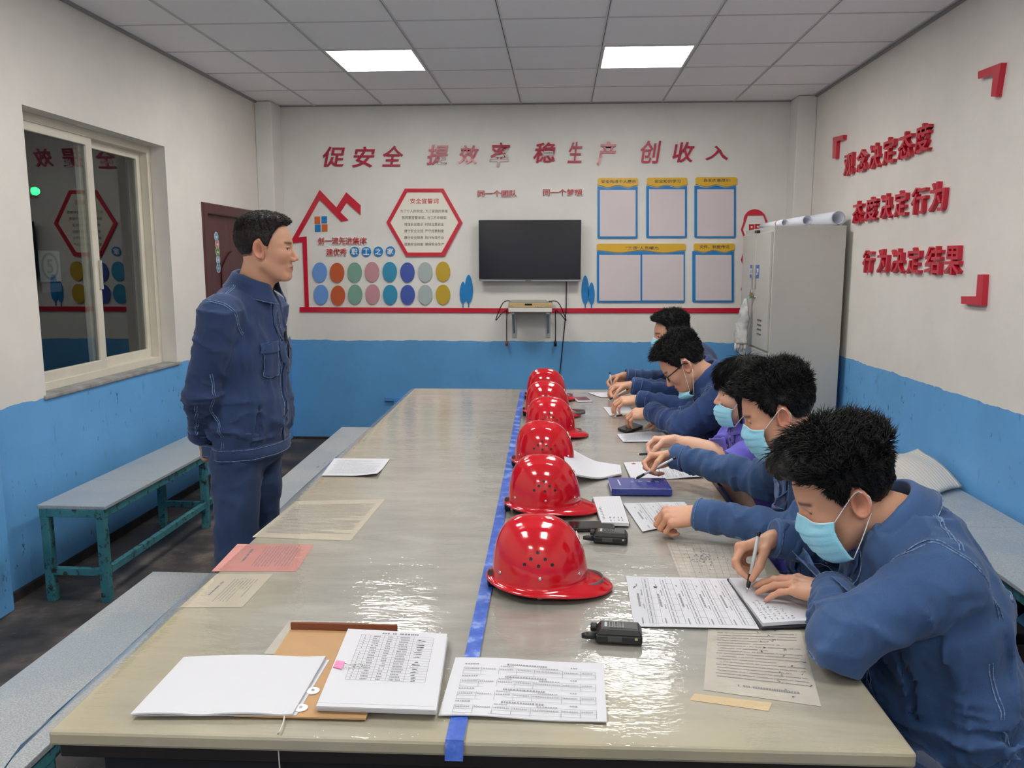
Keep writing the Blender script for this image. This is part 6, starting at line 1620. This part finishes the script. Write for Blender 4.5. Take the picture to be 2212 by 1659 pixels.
    for s_ in 'LR':
        a = J['an'+s_]; fd = nrm(A_([fwd[0], fwd[1], 0])) if 'toe' not in sp else nrm(sp['toe'])
        def fs(P):
            hl, to = A_([a[0], a[1], .045])-fd*.03, A_([a[0], a[1], .038])+fd*.15
            d = smin(sd_rc(P, hl, to, .042, .036), sd_rc(P, hl, A_([a[0], a[1], .11]), .042, .044), .03); return smax(d, .004-P[:, 2], .006)
        lo, hi = bbox([A_([a[0], a[1], .0])-fd*.08, A_([a[0], a[1], .14])+fd*.2], .06); V, Q = surfnet(fs, lo, hi, .008); np_obj('shoe', V, Q, M_SHOE, body)
    # --- mask
    if sp.get('mask'): add_mask(H, body, **sp['mask'])
    return dict(body=body, jacket=jk, H=H, C=C, J=J, info=infos, tor=tor, fwd=fwd, trou=tr)
def pen(label, tip, end, kind='clear'):
    tip, end = Vector(tip), Vector(end); d = (end-tip).normalized(); L = (end-tip).length
    e = empty('pen', tip, 0, label, 'pen', 'pens in the writing hands')
    mb_ = {'clear': mat('pen_clear', (196, 200, 204), .2), 'cream': mat('pen_cream', (214, 190, 142), .35), 'grey': mat('pen_grey', (132, 134, 138), .3)}[kind]
    T = lambda a: tip+d*a
    MB().tube([T(0), T(.006), T(.014)], [.0004, .0016, .0034], 10).build('nib', M_CHROME, e, smooth=True)
    MB().tube([T(.014), T(.02), T(.046)], [.0044, .0052, .0048], 12).build('grip', M_BLKPL, e, smooth=True)
    MB().tube([T(.046), T(L-.012)], .0044, 12).build('barrel', mb_, e, smooth=True)
    MB().tube([T(L-.012), T(L-.002), T(L)], [.0050, .0050, .003], 12).build('end_cap', M_BLKPL if kind != 'clear' else M_BLKGL, e, smooth=True)
    return e

# ================================================================== THE PEOPLE
def pen_wrist(target, D, N, S, k=1.0):
    """wrist place that brings the pinch of the pen grip onto target"""
    D = nrm(D); N = A_(N, float); N = nrm(N-D*(N@D)); S_ = np.cross(N, D); S_ = S_ if S_@A_(S, float) > 0 else -S_
    M_ = np.stack([D, S_, N]); a1, a2, a3, sp = POSES['pen']['i']; p = A_(MCP['i'], float); ang = 0
    for seg, da in zip(LENS['i'], (a1, a2, a3)):
        ang += math.radians(da); sr = math.radians(sp); p = p+A_([math.cos(ang)*math.cos(sr), math.cos(ang)*math.sin(sr), -math.sin(ang)])*seg
    q = p+A_([-.003, .007, -.004]); return A_(target, float)-k*(q@M_)
def pen_end(tip, px, py, L=.142):
    """point on the sight line of the pen's top end that is L away from its tip"""
    d = A_(ray(px, py)[:]); d = d/np.linalg.norm(d); o = A_([0, 0, CAMZ])-A_(tip[:]); b = o@d; c = o@o-L*L; disc = max(0, b*b-c)
    return [A_([0, 0, CAMZ])+d*(-b-math.sqrt(disc)), A_([0, 0, CAMZ])+d*(-b+math.sqrt(disc))]
def seated(x, y):
    return dict(hipL=(x, y-.085, .562), hipR=(x, y+.085, .562), knL=(x-.36, y-.10, .552), knR=(x-.36, y+.10, .552), anL=(x-.33, y-.10, .10), anR=(x-.33, y+.10, .10))
def rightS(D): return (D[1], -D[0], 0)      # thumb side of a left hand, palm down
def leftS(D): return (-D[1], D[0], 0.2)
def penhand(tip_px, tz, end_px, D, N, far=True, L=.142, grip=.040, k=1.0, base=TZ+.002):
    tip = A_(onZ(tip_px[0], tip_px[1], tz)[:]); e = pen_end(Vector(tip), end_px[0], end_px[1], L)[1 if far else 0]
    d = nrm(e-tip)
    while grip < .095 and hand_low(pen_wrist(tip+d*grip, D, N, leftS(D), k), D, N, leftS(D), 'pen', k) < base: grip += .003
    t = tip+d*grip; return tip, e, pen_wrist(t, D, N, leftS(D), k), dict(D=D, N=N, S=leftS(D), pose='pen', k=k)
PEOPLE = []
# 1 nearest writer
D1, N1 = (-.93, -.22, -.30), (.05, .50, .86)
t1, e1, w1, h1 = penhand((1613, 1281), TZ+.0145, (1640, 1148), D1, N1, True, .142, .036, 1.0, TZ+.006)
P1 = person(dict(label='man in denim jacket and mask writing in a black notebook', group=None, seed=3, skin='b', res=(.0020, .0070), cloth=M_DEN1, detail=2,
    head=(.636, 1.785, 1.090), face=(-.88, .06, -.44), hscale=1.01, hair='quiff', vol=1.12, nstr=11000, lstr=.032,
    J=dict(pelvis=(.875, 1.77, .545), waist=(.855, 1.77, .69), chest=(.805, 1.77, .87), upper=(.775, 1.775, .985), neck=(.752, 1.78, 1.030), shL=(.770, 1.600, .975), shR=(.745, 1.950, .975), elL=(.560, 1.545, .872), wrL=(.622, 1.785, .842), elR=(.815, 1.995, .885), wrR=w1, **seated(.86, 1.77)),
    front=(-1, .0, 0), baseL=TZ+.013, handL=dict(D=(-.83, .55, -.06), N=(-.05, -.05, 1), S=rightS((-.83, .55)), pose='flat'), handR=h1, mask=dict(top=-.006, bot=-.112), torso=(.142, .140, .142, .108), hem=.058, fat=1.04, collar=dict(r0=.070)))
pen('clear gel pen writing in the black notebook', t1, e1)
# 2
D2, N2 = (-.95, -.12, -.22), (.10, .80, .58)
t2, e2, w2, h2 = penhand((1368, 1037), TZ+.026, (1460, 988), D2, N2, False, .142, .040, .97, TZ+.0235)
P2 = person(dict(label='man in denim jacket and mask with a loosely closed hand on a form', seed=8, skin='b', res=(.0020, .0075), cloth=M_DEN1, detail=2,
    head=(.650, 2.40, 1.158), face=(-.90, .20, -.36), hscale=.98, hair='quiff', vol=.78, nstr=10000, lstr=.028,
    J=dict(pelvis=(.885, 2.40, .545), waist=(.865, 2.40, .70), chest=(.815, 2.40, .89), upper=(.785, 2.40, 1.005), neck=(.752, 2.395, 1.062), shL=(.785, 2.220, 1.000), shR=(.745, 2.580, .995), elL=(.655, 2.165, .872), wrL=(.405, 2.318, .848), elR=(.690, 2.700, .880), wrR=w2, **seated(.87, 2.40)),
    front=(-1, .12, 0), handL=dict(D=(-.98, .06, -.14), N=(-.05, -.38, .92), S=rightS((-.98, .06)), pose='fist', k=1.0), handR=h2, mask=dict(top=-.006, bot=-.112), torso=(.140, .138, .138, .106), hem=.058))
pen('clear gel pen held over the blue hardcover notebook', t2, e2)
# 3 woman
D3, N3 = (-.90, .28, -.20), (.05, .62, .78)
t3 = A_(onZ(1374, 982, TZ+.030)[:]); e3 = t3+nrm((.99, -.10, .10))*.138
w3 = pen_wrist(t3+(e3-t3)*.42, D3, N3, leftS(D3), .92)
P3 = person(dict(label='woman with fringe in purple short-sleeved shirt, mask below her nose', seed=12, skin='c', res=(.0023, .0085), cloth=M_PURP, seam=M_SEAMP, trou=M_PURP, top_name='shirt', detail=2, long=False,
    head=(.700, 3.085, 1.108), face=(-.985, .10, -.06), hscale=.93, hair='woman', lid=.0040, nstr=6000, lstr=.05,
    J=dict(pelvis=(.86, 3.09, .545), waist=(.84, 3.09, .68), chest=(.80, 3.09, .85), upper=(.775, 3.09, .955), neck=(.750, 3.09, 1.005), shL=(.770, 2.925, .945), shR=(.745, 3.255, .945), elL=(.610, 2.920, .850), wrL=(.755, 2.98, .625), elR=(.665, 3.19, .852), wrR=w3, **seated(.85, 3.09)),
    front=(-1, .06, 0), handL=dict(D=(-.5, .7, -.3), N=(-.3, 0, 1), S=(.7, .7, 0), pose='rest', k=.92), handR=dict(D=D3, N=N3, S=leftS(D3), pose='pen', k=.92), mask=dict(top=-.036, bot=-.122), torso=(.120, .115, .120, .095), hem=.07, fat=.9, collar=dict(r0=.058, stand=.028, fall=.045)))
pen('gel pen with black grip in the bare-armed hand', t3, e3, 'clear')
# 4 man in glasses
D4 = (-.84, .40, -.20)
P4 = person(dict(label='man in glasses with lowered mask holding a cream marker', seed=17, skin='a', res=(.0023, .0085), cloth=M_DEN3, detail=1, brow=1,
    head=(.575, 3.72, 1.140), face=(-.76, .12, -.62), hscale=1.0, hair='quiff', vol=.75, nstr=8000, lstr=.024,
    J=dict(pelvis=(.88, 3.72, .545), waist=(.86, 3.72, .70), chest=(.79, 3.72, .90), upper=(.735, 3.72, 1.015), neck=(.690, 3.72, 1.075), shL=(.725, 3.545, 1.010), shR=(.715, 3.90, 1.000), elL=(.560, 3.575, .880), wrL=(.440, 3.835, .868), elR=(.720, 3.935, .890), wrR=(.590, 3.945, .860), **seated(.87, 3.72)),
    front=(-1, .05, 0), handL=dict(D=D4, N=(-.2, -.25, .95), S=rightS(D4), pose='rest'), handR=dict(D=(-.9, -.3, -.1), N=(0, 0, 1), S=leftS((-.9, -.3)), pose='flat'), mask=dict(top=-.088, bot=-.128, out=-.010), torso=(.142, .142, .145, .112), hem=.058, fat=1.08))
pen('cream marker with black cap held above the phone', onZ(1326, 899, TZ+.052), onZ(1396, 889, TZ+.088), 'cream')
# 5 hidden behind the man in glasses
D5, N5 = (-.93, .10, -.28), (.05, .72, .68)
t5, e5, w5, h5 = penhand((1313, 865), TZ+.045, (1357, 840), D5, N5, False, .140, .040)
P5 = person(dict(label='man in denim jacket hidden behind the man in glasses, writing', seed=23, skin='a', res=(.004, .011), cloth=M_DEN3, detail=1,
    head=(.640, 4.26, 1.105), face=(-.80, .05, -.60), hscale=.95, hair='short', nstr=1500, lstr=.02,
    J=dict(pelvis=(.89, 4.27, .545), waist=(.87, 4.27, .70), chest=(.82, 4.27, .88), upper=(.785, 4.27, .985), neck=(.745, 4.27, 1.035), shL=(.785, 4.10, .985), shR=(.765, 4.45, .985), elL=(.650, 4.125, .872), wrL=(.418, 4.245, .848), elR=(.690, 4.495, .880), wrR=w5, **seated(.88, 4.27)),
    front=(-1, 0, 0), handL=dict(D=(-.98, .10, -.14), N=(-.05, -.2, .97), S=rightS((-.98, .1)), pose='rest'), handR=h5, mask=dict(top=-.006, bot=-.112), hem=.058))
pen('clear gel pen with black grip behind the flat hand', t5, e5, 'clear')
# 6 far end
D6, N6 = (-.90, -.10, -.35), (.05, .72, .68)
t6, e6, w6, h6 = penhand((1325, 853), TZ+.010, (1317, 804), D6, N6, False, .140, .050)
P6 = person(dict(label='older man at the far end of the row, mask on, looking up', seed=29, skin='d', res=(.0032, .011), cloth=M_DEN2, detail=1,
    head=(.655, 4.825, 1.178), face=(-.97, -.12, -.12), hscale=.97, hair='short', lid=.0036, nstr=6000, lstr=.026,
    J=dict(pelvis=(.90, 4.83, .545), waist=(.88, 4.83, .70), chest=(.84, 4.83, .90), upper=(.815, 4.83, 1.020), neck=(.755, 4.83, 1.070), shL=(.815, 4.65, 1.015), shR=(.805, 5.01, 1.015), elL=(.680, 4.695, .872), wrL=(.430, 4.765, .848), elR=(.700, 5.02, .885), wrR=w6, **seated(.89, 4.83)),
    front=(-1, 0, 0), handL=dict(D=(-.98, -.04, -.14), N=(-.05, -.2, .97), S=rightS((-.98, -.04)), pose='rest'), handR=h6, mask=dict(top=-.006, bot=-.112), hem=.058))
pen('gel pen held upright in the hand at the far table end', t6, e6, 'clear')
# 7 standing man
P7 = person(dict(label='man standing in dark blue work jacket, hands behind his back', seed=31, skin='b', res=(.0020, .0075), cloth=M_DEN2, detail=2, stubble=.25, mhair=M_HAIRB,
    head=(-1.085, 2.975, 1.645), face=(.985, .17, -.02), hscale=.98, hair='crop', lid=.0038, nstr=9000, lstr=.012,
    J=dict(pelvis=(-1.182, 3.0, .935), waist=(-1.178, 3.0, 1.06), chest=(-1.185, 3.0, 1.27), upper=(-1.178, 3.0, 1.425), neck=(-1.150, 3.0, 1.500), shL=(-1.165, 3.195, 1.415), shR=(-1.200, 2.805, 1.415), elL=(-1.295, 3.215, 1.145), elR=(-1.270, 2.790, 1.145), wrL=(-1.365, 3.03, .955), wrR=(-1.345, 2.925, .955), hipL=(-1.205, 3.10, .86), hipR=(-1.205, 2.90, .86), knL=(-1.205, 3.11, .48), knR=(-1.215, 2.89, .48), anL=(-1.235, 3.12, .10), anR=(-1.245, 2.88, .10)),
    front=(1, -.1, 0), toe=(1, -.1, 0), handL=dict(D=(.05, -.25, -.95), N=(-.95, .2, 0), S=(0, .3, -.5), pose='rest'), handR=dict(D=(.05, .25, -.95), N=(-.8, -.6, 0), S=(-.3, .9, 0), pose='fist'), torso=(.132, .134, .136, .108), flat=.66, hem=.055, tres=.010, collar=dict(r0=.068, stand=.034, fall=.056)))
# small things worn
def ring_tee(p, m):
    nb_ = p['J']['neck']; ax = nrm(nrm(p['H'].wld((-.03, 0, -.02))-nb_)*.5+nrm(p['J']['upper']-p['J']['waist'])*.5); fw_ = nrm(p['fwd']-ax*(p['fwd']@ax)); s_ = np.cross(ax, fw_)
    MB().tube([Vector(nb_+ax*.014-ax*.030*max(0, math.cos(a))+(fw_*math.cos(a)+s_*math.sin(a))*.0625) for a in np.linspace(0, 2*math.pi, 33)], .009, 8, False).build('undershirt', m, p['body'], smooth=True)
ring_tee(P1, mat('tee_white', (206, 202, 196), .85)); ring_tee(P2, MATS['tee_white']); ring_tee(P7, mat('tee_dark', (40, 44, 54), .85))
def on_chest(p, a, lat, lift=.01):
    J = p['J']; q = J['chest']*(1-a)+J['upper']*a+p['fwd']*.2+p['C'].lat*lat; q = project(p['tor'], q[None], 10)[0]; g = grad(p['tor'], q[None])[0]; return q+g*lift, g
q, g = on_chest(P2, .15, .10); ay = nrm(P2['J']['upper']-P2['J']['waist']); ax = np.cross(ay, g)
MB().obox(Vector(q), Vector(ax*.012), Vector(ay*.004), Vector(g*.001)).build('badge_bar', mat('badge_gold', (206, 164, 40), .35, .6), P2['jacket'])
MB().lathe([(.007, 0), (.007, .002)], Vector(q+ay*.018), Vector(g), 12).build('badge', mat('badge_red', (190, 50, 30), .4), P2['jacket'])
q, g = on_chest(P7, .55, .02); MB().obox(Vector(q+g*.006), Vector(np.cross(nrm((0, 0, 1)), g)*.010), Vector((0, 0, .022)), Vector(g*.006)).build('clip_microphone', M_BLKPL, P7['jacket'], bevel=.004)
# spectacles of man 4
def spectacles(p):
    H = p['H']; e = empty('glasses', H.wld((.1, 0, .01)), 0); e.parent = p['body']; e.name = 'glasses'
    bpy.data.objects.remove(e); mb = MB()
    for s_ in (-1, 1):
        c = A_([.101, s_*.034, .006]); P = [c+A_([-.010*abs(math.cos(a))*(1 if s_*math.cos(a) > 0 else .2), .025*math.cos(a), .0165*math.sin(a)]) for a in np.linspace(0, 2*math.pi, 29)]
        mb.tube([Vector(H.wld(x)) for x in P], .0022, 6, False)
        T_ = [A_([.091, s_*.059, .012]), A_([.076, s_*.073, .014]), A_([.03, s_*.082, .018]), A_([-.005, s_*.086, .022]), A_([-.025, s_*.086, .008])]
        mb.tube([Vector(H.wld(x)) for x in curve_pts(T_, 16)], .0024, 6)
    mb.tube([Vector(H.wld(x)) for x in ([.104, -.010, .010], [.107, 0, .012], [.104, .010, .010])], .002, 6)
    o = mb.build('glasses', M_BLKGL, p['body'], smooth=True)
    for s_ in (-1, 1):
        c = A_([.099, s_*.034, .006]); V = [Vector(H.wld(c+A_([-.010*abs(math.cos(a))*(1 if s_*math.cos(a) > 0 else .2), .024*math.cos(a), .0155*math.sin(a)]))) for a in np.linspace(0, 2*math.pi, 25)[:-1]]
        MB().add(V, [tuple(range(24))]).build('lens', M_LENS, o, fix=False)
M_LENS = glass_mat('lens_clear', (.97, .97, .97), 1.4)[0].m
spectacles(P4)
